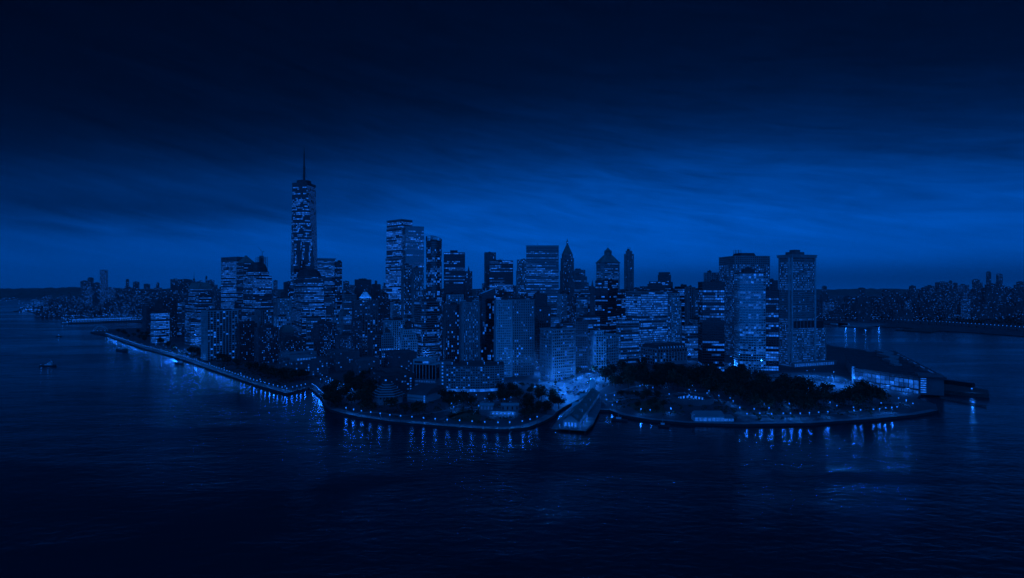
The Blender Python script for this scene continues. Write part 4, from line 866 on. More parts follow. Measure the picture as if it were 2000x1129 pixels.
def tent(name, label, u, v, w, d, h, rr, m):
    x, y = P(u, v); o = thing(name, label, 'ticket hall', (x, y+d/2, 0), -.03); FOOT.append((x, y+d/2, w/2)); g = G(); g.prism(rect(w, d), GZ, GZ+h); g.build('wall', 'white', o)
    g = G(); a, c = w/2+.8, d/2+.8; g.face([(-a, -c, GZ+h), (a, -c, GZ+h), (a-2, 0, GZ+rr), (-a+2, 0, GZ+rr)]); g.face([(a, c, GZ+h), (-a, c, GZ+h), (-a+2, 0, GZ+rr), (a-2, 0, GZ+rr)]); g.face([(a, -c, GZ+h), (a, c, GZ+h), (a-2, 0, GZ+rr)]); g.face([(-a, c, GZ+h), (-a, -c, GZ+h), (-a+2, 0, GZ+rr)]); g.build('hipped_roof', 'metal', o)
    n = max(2, int(w/4))
    for i in range(n): q = -w/2+w*(i+.5)/n; g = G(); g.box(q-w/n*.42, q+w/n*.42, -d/2-.1, -d/2-.01, GZ+.5, GZ+h*.72); g.build('lit_pane', 'lit_mid', o)
tent('ferry_hall', 'long pale ticket hall with lit openings on the park quay', 1386, 824, 30, 11, 5.5, 10, 'white')
tent('ferry_hall', 'small pale ticket hut right of the long ticket hall', 1423, 824, 11, 9, 4, 6.5, 'white')
# ---- ferry terminal on the eastern tip
def terminal():
    fp = [(485, 775), (519, 699), (545, 690), (686, 985), (578, 950)]; o = thing('ferry_terminal', 'large ferry terminal with a dark roof and tall lit glass front', 'terminal', (560, 800, 0), 0); fp = [(x-560, y-800) for x, y in fp]; z = 25.5
    for c in ((530, 760, 40), (600, 850, 60), (640, 930, 50)): FOOT.append(c)
    g = G(); g.prism(off(fp, -.6), GZ, z-2); g.build('wall', 'stone_dark', o)
    g = G(); g.prism(off(fp, 2), z-1.9, z, 0, True, True); g.build('roof', 'dark_roof', o)
    a, c = Vector(fp[0]), Vector(fp[1]); L = (c-a).length; d = (c-a)/L; n = Vector((d.y, -d.x)); k = 14
    for i in range(k):
        for lv, (z0, z1) in enumerate(((9.5, 14.6), (15, 20))):
            g = G(); p0, p1 = a+d*(L*i/k+.25), a+d*(L*(i+1)/k-.25); e = n*.15
            g.face([(p0.x+e.x, p0.y+e.y, z0), (p1.x+e.x, p1.y+e.y, z0), (p1.x+e.x, p1.y+e.y, z1), (p0.x+e.x, p0.y+e.y, z1)]); g.build('glass_pane', ('lit_mid', 'lit_mid', 'lit_dim', 'lit_hi', 'lit_mid', 'lit_dim', 'lit_mid')[(i*3+lv*2) % 7], o)
        g = G(); p0 = a+d*(L*i/k); g.obox((p0.x+n.x*.3, p0.y+n.y*.3), (n.x, n.y), .5, .35, GZ, z-2.2); g.build('mullion', 'black', o)
    for i in range(12): g = G(); p0, p1 = a+d*(L*i/12+.5), a+d*(L*(i+1)/12-.5); g.face([(p0.x+n.x*.2, p0.y+n.y*.2, 3.5), (p1.x+n.x*.2, p1.y+n.y*.2, 3.5), (p1.x+n.x*.2, p1.y+n.y*.2, 7), (p0.x+n.x*.2, p0.y+n.y*.2, 7)]); g.build('entrance_pane', 'lit_mid', o)
    g = G(); pts = [a+n*.3, c+n*.3, c+n*4, a+n*4]; g.prism([(q.x, q.y) for q in (pts[3], pts[2], pts[1], pts[0])], 8, 9, 0, True, True); g.build('canopy', 'black', o)
    b0, b1 = Vector(fp[1]), Vector(fp[2]); dd = (b1-b0).normalized(); nn = Vector((dd.y, -dd.x))
    g = G(); g.prism([(b0.x, b0.y), (b0.x+dd.x*26, b0.y+dd.y*26), (b0.x+dd.x*26-nn.x*14, b0.y+dd.y*26-nn.y*14), (b0.x-nn.x*14, b0.y-nn.y*14)], z+.01, z+3.5); g.build('end_block', 'stone_dark', o)
    for i in range(7): g = G(); p0, p1 = b0+dd*2+nn*.1, b0+dd*8+nn*.1; zz = 5+i*2.9; g.face([(p0.x, p0.y, zz), (p1.x, p1.y, zz), (p1.x, p1.y, zz+1.6), (p0.x, p0.y, zz+1.6)]); g.build('stair_pane', 'lit_hi', o)
    for i, (x, y, w, dp, h) in enumerate(((20, 40, 24, 12, 4), (50, 90, 40, 14, 5), (85, 150, 30, 16, 4), (0, 0, 14, 10, 3))): g = G(); ca = .42; g.prism([(x+(px*cos(ca+1.0)-py*sin(ca+1.0)), y+(px*sin(ca+1.0)+py*cos(ca+1.0))) for px, py in rect(w, dp)], z+.01, z+h); g.build('roof_plant', 'metal', o)
    for i in range(9):
        t_ = (i+.5)/9; q0 = Vector(fp[0])*(1-t_)+Vector(fp[4])*t_; q1 = Vector(fp[2])*(1-t_)+Vector(fp[3])*t_; q0, q1 = q0+(q1-q0)*.12, q0+(q1-q0)*(.5+.35*R.random()); l_ = (q1-q0).length; g = G(); g.obox((q0.x, q0.y), ((q1.x-q0.x)/l_, (q1.y-q0.y)/l_), l_, 2.4, z+.02, z+.5); g.build('roof_rib', 'roof', o)
    for i in range(6): g = G(); t_ = .2+i*.13; q0 = Vector(fp[2])*(1-t_)+Vector(fp[3])*t_; g.box(q0.x-14, q0.x-7, q0.y-3, q0.y+3, z+.02, z+2.6); g.build('roof_plant', 'stone_dark', o)
    for i in range(5):
        t_ = .12+i*.15; q0 = Vector(fp[2])*(1-t_)+Vector(fp[3])*t_; q1 = Vector(fp[2])*(.9-t_)+Vector(fp[3])*(t_+.1); l_ = (q1-q0).length; g = G(); g.obox((q0.x-3.5, q0.y+1), ((q1.x-q0.x)/l_, (q1.y-q0.y)/l_), l_, 2.2, z+.02, z+.8); g.build('glow_strip', 'lit_dim', o)  # dim glowing strips added on the roof, standing in for the lit deck behind
    g = G(); p0 = a-d*1.5; g.obox((p0.x+n.x*2, p0.y+n.y*2), (-n.x, -n.y), 3, 3, GZ, z+2); g.build('corner_pylon', 'stone_light', o)
    for q in (.25, .55, .85):
        l = bpy.data.lights.new('entrance_light', 'POINT'); l.energy = 6000; l.color = LAMP; l.shadow_soft_size = 1; lo = bpy.data.objects.new('entrance_light', l); COL.objects.link(lo); lo.parent = o; pp = a+d*(L*q)+n*7; lo.location = (pp.x, pp.y, 7.4)
terminal()

# ---- the packed older blocks between the towers
def free(x, y, r, gap=2):
    return all((x-a)**2+(y-b_)**2 > (r+c+gap)**2 for a, b_, c in FOOT)
cnt = 0; R_keep = R; R = random.Random(23)
for q in range(3000):
    u = R.uniform(560, 1380); Y = R.uniform(880, 1750); x, y = PY(u, Y)
    if u > 1170 and Y < 1090: continue
    w = R.uniform(17, 36)
    if cnt >= 100 or not free(x, y+w*.5, w*.5, -7): continue
    vt = R.uniform(612, 672) if Y < 1250 else R.uniform(575, 615)
    if u > 1170: vt = max(vt, 578)
    if ZV(vt, Y) < 16: continue
    st, nm, lb, pp = R.choice((('grid', 'masonry_block', 'grey masonry block', .3), ('grid_light', 'masonry_block', 'pale masonry block', .16), ('brick', 'brick_block', 'brick block', .16), ('band_light', 'office_block', 'banded office block', .4), ('pier_dark', 'office_block', 'dark ribbed office block', .16)))
    z_ = ZV(vt, Y); sb = R.random(); k_ = (HC-z_*.72)*F/Y+HV; k2 = (HC-z_*.88)*F/Y+HV
    r = T(nm, '%s of middling height packed between the downtown towers' % lb, 'office block', None, u, None, vt, Y, R.uniform(8, 30), st, dl=w*R.uniform(.7, 1.1), dr=w, group='%ss packed between the downtown towers' % lb, p=pp*R.uniform(.6, 1.5), plant=R.choice((1, 2, 3)), tank=R.choice((0, 1, 1)), tiers=[(vt, 0)] if sb < .4 else ([(k2, 0), (vt, 3)] if sb < .7 else [(k_, 0), (k2, 2.2), (vt, 4.4)]))
    cnt += 1
fl2 = 0
for q in range(600):
    u = R.uniform(300, 640); Y = R.uniform(1500, 2300); x, y = PY(u, Y); w = R.uniform(22, 42)
    if fl2 >= 16 or not free(x, y+w*.5, w*.5, 2): continue
    T('west_block', 'dim block filling the gaps behind the western shore towers', 'office block', None, u, None, R.uniform(585, 604), Y, R.uniform(32, 46), R.choice(('grid', 'brick', 'pier_dark')), dl=w, dr=w, group='dim blocks behind the western shore towers', plant=2, tank=1); fl2 += 1
R = R_keep

# ================================================================== FAR CITY
def far_block(name, label, cat, group, u, w, d, vt, Y, th, lit=.25, wall='far', setback=False, zb=2.2, top=None):
    x, y = PY(u, Y); z = ZV(vt, Y)
    if z < 8: z = R.uniform(8, 14)
    g = G(); p = rect(w, d); lg = G()
    segs = [(p, zb, z)]
    if setback: q = rect(w*.62, d*.62); segs = [(p, zb, z*.72), (q, z*.72, z)]
    for pl, a, c in segs:
        g.prism(pl, a, c)
        fh = 4 if Y < 3000 else 6; n = max(1, int((c-a)/fh))
        for e in (0, 3, 1):
            (ax, ay), (bx, by) = pl[e], pl[(e+1) % 4]; L = math.hypot(bx-ax, by-ay); dx, dy = (bx-ax)/L, (by-ay)/L; nb = max(2, int(L/(4 if Y < 3000 else 7))); bw = L/nb
            for i in range(n):
                for j in range(nb):
                    if R.random() > lit: continue
                    s0, s1 = j*bw+bw*.2, (j+1)*bw-bw*.2; za, zc = a+(i+.3)*(c-a)/n, a+(i+.8)*(c-a)/n
                    lg.face([(ax+dx*s0+dy*.1, ay+dy*s0-dx*.1, za), (ax+dx*s1+dy*.1, ay+dy*s1-dx*.1, za), (ax+dx*s1+dy*.1, ay+dy*s1-dx*.1, zc), (ax+dx*s0+dy*.1, ay+dy*s0-dx*.1, zc)], R.choice((0, 0, 0, 0, 1, 1, 2) if u > 1500 else (0, 0, 1, 1, 2)))
    g.box(-w*.2, w*.15, -d*.2, d*.2, z, z+R.uniform(2, 5))
    if top == 'spire': g.tube((0, 0, z), (0, 0, z+60), 3, .6, 5)
    if top == 'pyramid': g.cone(rect(w*.6, d*.6), z+.05, (0, 0, z+w*.8))
    o = g.build(name, wall); o.location = (x, y, 0); o.rotation_euler = (0, 0, th); tag(o, label, cat, group)
    lg.build('lit_window', ['lit_dim', 'lit_mid', 'lit_hi'], o, 'stuff')
    return o
# named far towers on the left (upriver) and right (over the river)
for u, w, vt, Y, lit, lb, sb, tp in (
    (165, 60, 549, 4300, .5, 'left of the far bright tower', 0, None), (177, 75, 543, 4500, .3, 'dark one with a rounded top', 1, None), (190, 70, 553, 4400, .25, 'low dark one beside the far bright tower', 0, None),
    (203, 62, 528, 4400, .85, 'tallest and brightest of the upriver group', 0, None), (216, 60, 562, 4200, .8, 'short bright one at the group\'s right end', 0, None), (173, 55, 560, 4100, .7, 'short bright front one', 0, None)):
    far_block('far_tower', 'distant upriver tower at the left, %s' % lb, 'far tower', 'towers of the bright upriver group', u, w*.68, w*.6, vt, Y, .3, lit, 'far', sb, top=tp)
for u, w, vt, Y, lit, lb, sb, tp in (
    (249, 45, 546, 4800, .2, 'slim dark one first right of the bright group', 1, None), (266, 55, 551, 4700, .3, 'flat-topped one with corner lights', 0, None), (287, 60, 555, 5000, .2, 'hazy one left of the pair', 0, None), (308, 50, 553, 5000, .2, 'hazy thin one', 1, None), (343, 60, 546, 3000, .25, 'left one of two grey slabs', 0, None), (362, 58, 546, 3050, .2, 'right one of two grey slabs', 0, None), (379, 36, 545, 5200, .15, 'stepped one with a mast', 1, 'spire'), (412, 60, 548, 4200, .3, 'hazy wide one behind the cut-off pyramid', 0, None), (403, 30, 540, 5400, .1, 'thin one with a stepped crown', 1, None)):
    far_block('far_tower', 'far skyline tower upriver, %s' % lb, 'far tower', 'far skyline towers upriver', u, w*.7, w*.6, vt, Y, .35, lit, 'far', sb, top=tp)
for u, w, vt, Y, lit, lb, sb, tp in (
    (1610, 40, 560, 2900, .15, 'round-shouldered one beside the great stone tower', 1, None), (1683, 50, 563, 2700, .2, 'squat dark one', 1, None), (1731, 34, 566, 2600, .2, 'low narrow one', 0, None), (1782, 28, 559, 2700, .25, 'slim one left of the cluster', 0, None), (1816, 42, 559, 2750, .4, 'lit flat one opening the cluster', 0, None), (1841, 60, 552, 2800, .3, 'wide one of the cluster', 0, None), (1854, 52, 565, 2450, .3, 'dark broad front one of the cluster', 0, None), (1881, 48, 557, 2900, .55, 'bright one in the middle of the cluster', 0, None), (1906, 50, 547, 3000, .35, 'tall stepped one of the cluster', 1, None), (1931, 30, 532, 2800, .3, 'needle-topped tallest one', 1, None), (1934, 55, 562, 2400, .1, 'broad dark one in front of the needle tower', 0, None), (1952, 40, 536, 2900, .35, 'tall round-topped one right of the needle tower', 1, None), (1969, 36, 561, 2700, .3, 'last low one at the right edge', 1, None), (1886, 30, 585, 2300, .85, 'low glowing one near the shore', 0, None), (1618, 45, 590, 2400, .9, 'short glowing one near the stone tower', 0, None), (1773, 24, 587, 2350, .7, 'low glowing one left of the cluster', 0, None)):
    far_block('far_tower', 'tower across the right-hand river, %s' % lb, 'far tower', 'towers across the river on the right', u, w*.85, w*.7, vt, Y, -.35, lit, 'far', sb, zb=2.3, top=tp)
def fill(n, ur, yr, vr, name, label, cat, group, wr, lit, th, wall='far', stuff=False):
    out = []; made = 0; tries = 0
    while made < n and tries < n*30:
        tries += 1; u, Y = R.uniform(*ur), 1/R.uniform(1/yr[1], 1/yr[0]); x, y = PY(u, Y); w = R.uniform(*wr)
        if any((x-a)**2+(y-b_)**2 < (.6*(w+c))**2 for a, b_, c in out): continue
        out.append((x, y, w)); made += 1
        far_block(name, label, cat, group, u, w, w*R.uniform(.6, 1), R.uniform(*vr), Y, th+R.uniform(-.1, .1), R.uniform(*lit), wall, R.random() < .25)
fill(62, (345, 1000), (2300, 6500), (546, 575), 'far_block', 'hazy block in the far midtown skyline behind the towers', 'far building', 'hazy blocks of the far skyline', (30, 75), (.1, .5), .35)
fill(50, (215, 345), (2600, 5600), (562, 590), 'far_block', 'low block along the far left shore of the island', 'far building', 'low blocks along the far left shore', (30, 70), (.12, .45), .4)
fill(30, (60, 230), (4600, 8200), (573, 588), 'far_block', 'tiny low block by the far left piers', 'far building', 'tiny blocks by the far left piers', (40, 80), (.15, .5), .4)
fill(14, (1000, 1420), (2000, 3600), (556, 572), 'far_block', 'hazy block glimpsed between the eastern towers', 'far building', 'hazy blocks between the eastern towers', (30, 60), (.1, .4), .2)
fill(96, (1600, 2040), (2300, 6000), (577, 612), 'far_block', 'low hazy block across the right-hand river', 'far building', 'low hazy blocks across the river', (28, 70), (.05, .2), -.35)
fill(12, (1800, 2000), (2700, 3600), (549, 566), 'far_block', 'tall hazy tower block by the right edge across the river', 'far building', 'tall hazy blocks by the right edge', (22, 36), (.08, .3), -.35)
fill(26, (1740, 2040), (2500, 4500), (562, 580), 'far_block', 'taller hazy block among the cluster across the right-hand river', 'far building', 'taller hazy blocks across the river', (26, 50), (.08, .3), -.35)
# the mass of low far roofs, with their lit windows
def roofs(n, ur, yr, hr, name, th, lit):
    g = G(); 
    for q in range(n):
        u, Y = R.uniform(*ur), 1/R.uniform(1/yr[1], 1/yr[0]); x, y = PY(u, Y); w, d, h = R.uniform(12, 45), R.uniform(12, 30), R.uniform(*hr); c_, s_ = cos(th), sin(th)
        pl = [(x+a*c_-b_*s_, y+a*s_+b_*c_) for a, b_ in rect(w, d)]; g.prism(pl, 2, h, 0)
        for e in (0, 3):
            (ax, ay), (bx, by) = pl[e], pl[(e+1) % 4]; L = math.hypot(bx-ax, by-ay); dx, dy = (bx-ax)/L, (by-ay)/L
            for i in range(int(h/4)):
                for j in range(int(L/5)):
                    if R.random() < lit: s0 = j*5+1; g.face([(ax+dx*s0+dy*.15, ay+dy*s0-dx*.15, 3+i*4), (ax+dx*(s0+3)+dy*.15, ay+dy*(s0+3)-dx*.15, 3+i*4), (ax+dx*(s0+3)+dy*.15, ay+dy*(s0+3)-dx*.15, 5.2+i*4), (ax+dx*s0+dy*.15, ay+dy*s0-dx*.15, 5.2+i*4)], R.choice((1, 2, 2, 3)))
    g.build(name, ['far', 'lit_dim', 'lit_mid', 'lit_hi'], None, 'stuff')
roofs(520, (1598, 2080), (2350, 8800), (7, 20), 'far_rooftops', -.35, .12)
roofs(380, (75, 350), (2650, 8300), (9, 30), 'far_rooftops', .4, .25)
roofs(420, (345, 1350), (1900, 7500), (14, 45), 'far_rooftops', .35, .22)
# tiny far street lights: nobody could count them
g = G()
for q in range(2300):
    k = R.random()
    if k < .38: u, Y = R.uniform(1596, 2060), 1/R.uniform(1/9000, 1/2280)
    elif k < .8: u, Y = R.uniform(60, 345), 1/R.uniform(1/8200, 1/2500)
    else: u, Y = R.uniform(345, 1300), 1/R.uniform(1/7000, 1/1900)
    if u < 250 and Y < 2900 and u < 130: continue
    x, y = PY(u, Y); r = R.uniform(.6, 1.3)*(.7+Y/3600); z = R.uniform(8, 16); g.ball((x, y, z), r, 0, 4, 2)
for q in range(420):
    k = R.random()
    if k < .4: u, v = R.uniform(38, 125), R.uniform(599, 611)
    elif k < .75: u, v = R.uniform(120, 285), R.uniform(608, 626)
    else: u, v = R.uniform(0, 140), R.uniform(584, 597)
    if v < 600 and u < 36: v = R.uniform(580, 587)
    x, y = P(u, v+2); g.ball((x, y, R.uniform(7, 14)), R.uniform(1.0, 2.2)*(.6+y/6000), 0, 4, 2)
g.build('far_street_lights', 'far_light', None, 'stuff')
# the lit riverside highway across the water
hl = [(P(u, v-6)) for u, v in ((1606, 632), (1700, 634), (1835, 641), (1920, 647), (2000, 653), (2100, 660))]
strip_sheet('highway', hl, 16, 9, 'asphalt'); g = G()
strip_sheet('highway', strip(hl, 1)[:len(hl)], .0001+1.2, 10.2, 'seawall')
for (ax, ay), (bx, by) in zip(hl, hl[1:]):
    n = int(math.hypot(bx-ax, by-ay)/13)
    for i in range(n): x, y = ax+(bx-ax)*i/n, ay+(by-ay)*i/n; g.tube((x, y, 9), (x, y, 15), .2, .15, 4); g.ball((x, y, 15.5), 1.15, 1, 4, 3)
    for i in range(0, n, 2): x, y = ax+(bx-ax)*i/n, ay+(by-ay)*i/n-5; g.box(x-.9, x+.9, y-.9, y+.9, 2, 9)
g.build('highway_lamps', ['steel', 'far_light'], None, 'stuff')
# piers across the river
def far_pier(label, pts, lit):
    pl = [P(u, v, 3) for u, v in pts]; cx = sum(p[0] for p in pl)/len(pl); cy = sum(p[1] for p in pl)/len(pl); o = thing('river_pier', label, 'pier', (cx, cy, 0))
    q = [(x-cx, y-cy) for x, y in pl]
    if sum(q[i][0]*q[(i+1) % len(q)][1]-q[(i+1) % len(q)][0]*q[i][1] for i in range(len(q))) < 0: q = q[::-1]
    g = G(); g.prism(q, -.5, 3.2); g.build('pier_deck', 'paving' if lit else 'timber', o)
    if lit:
        for i in range(5): g = G(); k = .15+.17*i; x = q[0][0]+(q[1][0]-q[0][0])*k; y = sum(p[1] for p in q)/len(q); g.prism(rect(26, 40, x*.8, y), 3.2, 9); g.build('pier_shed', 'white', o)
        for i in range(4):
            l = bpy.data.lights.new('pier_light', 'POINT'); l.energy = R.choice((1500, 2500, 4000)); l.color = LAMP; l.shadow_soft_size = 1.5; lo = bpy.data.objects.new('pier_light', l); COL.objects.link(lo); lo.parent = o; lo.location = (-70+45*i+R.uniform(-12, 12), -30+R.uniform(-15, 10), 14)
    return o
far_pier('wide pale floodlit pier jutting from the far right-hand shore', ((1638, 634), (1655, 630), (1735, 633), (1690, 640), (1650, 638)), True)
far_pier('dark bare pier in the middle of the right-hand river shore', ((1748, 644), (1838, 640), (1838, 645), (1818, 649)), False)
# piers up the left shore
def long_pier(label, a, b_, w, n, shed):
    p, q = P(*a, 3), P(*b_, 3); L = math.hypot(q[0]-p[0], q[1]-p[1]); th = atan2(q[1]-p[1], q[0]-p[0]); o = thing('long_pier', label, 'pier', (p[0], p[1], 0), th)
    g = G(); g.box(0, L, -w/2, w/2, -.5, 3.2); g.build('pier_deck', 'timber', o)
    if shed: g = G(); g.box(L*.1, L*.8, -w*.3, w*.3, 3.2, 11); g.build('pier_shed', 'stone', o); g = G(); [g.box(L*.1+i*(L*.7)/30, L*.1+(i+.6)*(L*.7)/30, -w*.3-.1, -w*.3-.01, 5, 8.5) for i in range(30)]; g.build('lit_window', 'lit_hi', o, 'stuff')
    for i in range(n):
        x = L*(i+.5)/n
        for s in (-1,): g = G(); g.tube((x, s*w*.45, 3.2), (x, s*w*.45, 9), .2, .15, 4); g.ball((x, s*w*.45, 9.5), 1.5, 1, 5, 4); g.build('pier_lamp', ['steel', 'globe'], o)
    return o
long_pier('long lit pier with lamps and a shed upriver on the left', (122, 628), (285, 622), 40, 22, True)
long_pier('longer dark pier edged with a row of small lamps in front of the shed pier', (128, 632), (280, 627), 16, 30, False)
long_pier('short far pier with bright lamps near the far left shore', (38, 608), (110, 600), 60, 16, False)
def arch_dock():
    p = P(196, 648, 3); o = thing('ferry_dock', 'small ferry dock under a pale arched canopy at the esplanade end', 'ferry dock', (p[0], p[1], 0), .2); g = G(); g.box(-24, 24, -8, 8, -.5, 3); g.build('dock_deck', 'timber', o); g = G()
    for i in range(12):
        a0, a1 = pi*i/12, pi*(i+1)/12
        for s in (-6, 6): g.tube((-18*cos(a0), s, 3+17*sin(a0)), (-18*cos(a1), s, 3+17*sin(a1)), .7, .7, 5)
    g.build('canopy_arch', 'white', o)
    for x in (-15, -5, 5, 15): g = G(); g.ball((x, -7, 6), .9); g.build('dock_lamp', 'globe', o)
arch_dock()

# ================================================================== TREES
rt = random.Random(11)
CROWN = []
for k in range(6):
    g = G(); lobes = [(rt.uniform(-2.6, 2.6), rt.uniform(-2.6, 2.6), rt.uniform(5.0, 9.2), rt.uniform(2.2, 3.4)) for _ in range(7)]+[(0, 0, 8.5, 3)]
    for i in range(520):
        lx, ly, lz, lr = rt.choice(lobes); d = Vector((rt.gauss(0, 1), rt.gauss(0, 1), rt.gauss(0, 1))).normalized(); rr = lr*rt.uniform(.5, 1.22)
        c = Vector((lx, ly, lz))+Vector((d.x*rr, d.y*rr, d.z*rr*.8)); nrm = (d+Vector((rt.gauss(0, .5), rt.gauss(0, .5), rt.gauss(0, .5)+.3))).normalized(); a = nrm.orthogonal().normalized(); b_ = nrm.cross(a); s = rt.uniform(.3, .8)
        g.face([tuple(c+a*s), tuple(c+b_*s*.7), tuple(c-a*s), tuple(c-b_*s*.7)])
    CROWN.append(g.mesh('crown', ['leaf']))
TRUNK = []
for k in range(2):
    g = G(); g.tube((0, 0, -.2), (.1, 0, 4), .32, .24, 6)
    for i in range(4): a = rt.uniform(0, 6.3); g.tube((.1, 0, 3.4+i*.3), (2*cos(a), 2*sin(a), 6.5+i*.5), .16, .06, 5)
    TRUNK.append(g.mesh('trunk', ['bark']))
TREES = []
def tree(x, y, s, label, group, z=GZ):
    o = thing('leafy_tree', label, 'tree', (x, y, z), rt.uniform(0, 6.3), group); o.scale = (s, s, s*rt.uniform(.85, 1.1))
    c = bpy.data.objects.new('crown', rt.choice(CROWN)); COL.objects.link(c); c.parent = o
    t_ = bpy.data.objects.new('trunk', rt.choice(TRUNK)); COL.objects.link(t_); t_.parent = o; TREES.append((x, y, s*4)); return o
def inpoly(x, y, pl):
    c = False; j = len(pl)-1
    for i in range(len(pl)):
        if (pl[i][1] > y) != (pl[j][1] > y) and x < (pl[j][0]-pl[i][0])*(y-pl[i][1])/(pl[j][1]-pl[i][1])+pl[i][0]: c = not c
        j = i
    return c
def dist_line(x, y, ln):
    m = 1e9
    for (ax, ay), (bx, by) in zip(ln, ln[1:]):
        t_ = max(0, min(1, ((x-ax)*(bx-ax)+(y-ay)*(by-ay))/((bx-ax)**2+(by-ay)**2))); m = min(m, math.hypot(x-ax-t_*(bx-ax), y-ay-t_*(by-ay)))
    return m
def grove(n, px, sr, gap, label, group, paths=()):
    pl = [P(*q) for q in px]; xs = [p[0] for p in pl]; ys = [p[1] for p in pl]; made = tries = 0
    while made < n and tries < n*60:
        tries += 1; x, y = rt.uniform(min(xs), max(xs)), rt.uniform(min(ys), max(ys))
        if not inpoly(x, y, pl): continue
        if label.startswith('dark leafy tree of') and x > 330 and mnoise.noise(Vector((x*.028, y*.028, 3))) < -.08: continue
        s = rt.uniform(*sr)
        if any((x-a)**2+(y-b_)**2 < (gap*(s*4+c)*.5)**2 for a, b_, c in TREES): continue
        if any((x-a)**2+(y-b_)**2 < (c+1)**2 for a, b_, c in FOOT): continue
        if any(dist_line(x, y, ln) < 5+w/2-4 for ln, w in ROADS): continue
        tree(x, y, s, label, group); made += 1
    return made
PARK_G = 'trees of the wooded park on the point'
N1 = grove(152, ((1180, 745), (1215, 733), (1300, 728), (1440, 742), (1500, 758), (1560, 764), (1640, 772), (1760, 788), (1790, 796), (1700, 808), (1560, 812), (1460, 800), (1400, 782), (1330, 768), (1240, 766), (1195, 766)), (1.5, 2.3), .6, 'dark leafy tree of the wooded park in front of the eastern towers', PARK_G)
N2 = grove(16, ((1205, 775), (1300, 770), (1305, 806), (1240, 806)), (.7, 1.1), .8, 'dark leafy tree on the lawn beside the round fort', 'trees beside the round fort')
grove(6, ((1200, 715), (1250, 700), (1262, 716), (1215, 726)), (.9, 1.3), .8, 'tree at the small green left of the customs hall', 'trees left of the customs hall')
grove(36, ((860, 785), (930, 778), (1000, 762), (1080, 772), (1092, 800), (1040, 822), (1000, 826), (1000, 800), (940, 800), (880, 806)), (1.1, 1.7), .65, 'dark spreading tree between the curved hotel and the pier', 'trees between the curved hotel and the pier')
grove(40, ((642, 797), (632, 780), (650, 760), (690, 728), (735, 735), (742, 770), (725, 803), (800, 805), (850, 812), (800, 820), (720, 813)), (1.2, 1.8), .65, 'dark tree around the tiered museum and the south cove', 'trees around the tiered museum and the cove')
grove(44, ((365, 692), (400, 702), (470, 720), (555, 750), (600, 742), (575, 735), (500, 728), (420, 700)), (1.1, 1.7), .6, 'dark tree in the row between the esplanade and the apartment blocks', 'trees behind the esplanade')
grove(18, ((215, 652), (280, 650), (345, 682), (350, 694), (280, 672)), (1.2, 1.7), .65, 'dark tree at the far end of the esplanade', 'trees at the far end of the esplanade')
for u, v, s in ((1131, 732), (1160, 729)) and ((1131, 732, 1.3), (1160, 730, 1.25), (1085, 752, .6), (1105, 745, .55), (1118, 742, .7), (1020, 758, .7), (1040, 762, .75), (1062, 764, .6), (1050, 760, .6)):
    x, y = P(u, v); tree(x, y, s, 'small street tree on the bright plaza', 'street trees on the bright plaza')
# low planting: shrubs and small growth nobody could count
g = G()
def shrubs(n, px):
    pl = [P(*q) for q in px]; xs = [p[0] for p in pl]; ys = [p[1] for p in pl]; made = tries = 0
    while made < n and tries < n*30:
        tries += 1; x, y = rt.uniform(min(xs), max(xs)), rt.uniform(min(ys), max(ys))
        if not inpoly(x, y, pl) or any((x-a)**2+(y-b_)**2 < (c*.85)**2 for a, b_, c in FOOT) or any(dist_line(x, y, ln) < w/2+1 for ln, w in ROADS): continue
        made += 1; w = rt.uniform(1.2, 3.2); hh = rt.uniform(.8, 2.2)
        for i in range(16): d = Vector((rt.gauss(0, 1), rt.gauss(0, 1), abs(rt.gauss(0, 1)))).normalized(); s = rt.uniform(.35, .8); c = Vector((x+d.x*w, y+d.y*w, GZ+.2+d.z*hh)); a = d.orthogonal().normalized(); b_ = d.cross(a); g.face([tuple(c+a*s), tuple(c+b_*s), tuple(c-a*s), tuple(c-b_*s)])
shrubs(330, ((290, 680), (360, 697), (430, 722), (500, 745), (552, 757), (640, 735), (600, 722), (500, 712), (400, 695)))
shrubs(240, ((645, 795), (640, 770), (700, 720), (860, 735), (870, 790), (850, 822), (740, 812)))
shrubs(260, ((1190, 790), (1230, 760), (1440, 790), (1640, 790), (1780, 790), (1690, 812), (1450, 822), (1260, 812)))
shrubs(120, ((870, 800), (1000, 775), (1080, 795), (1050, 820), (940, 828), (870, 822)))
g.build('shrubbery', 'leaf', None, 'stuff')
# far tree mass across the river
g = G()
for q in range(420):
    u = rt.uniform(1600, 2060); v = rt.uniform(607, 626)+max(0, (u-1800))*.06; x, y = P(u, v, 3); w = rt.uniform(6, 12)
    for i in range(26): d = Vector((rt.gauss(0, 1), rt.gauss(0, 1), rt.gauss(0, 1))).normalized(); s = rt.uniform(1.4, 2.8); c = Vector((x+d.x*w, y+d.y*w, 9+d.z*6)); a = d.orthogonal().normalized(); b_ = d.cross(a); g.face([tuple(c+a*s), tuple(c+b_*s), tuple(c-a*s), tuple(c-b_*s)])
g.build('far_trees', 'leaf', None, 'stuff')

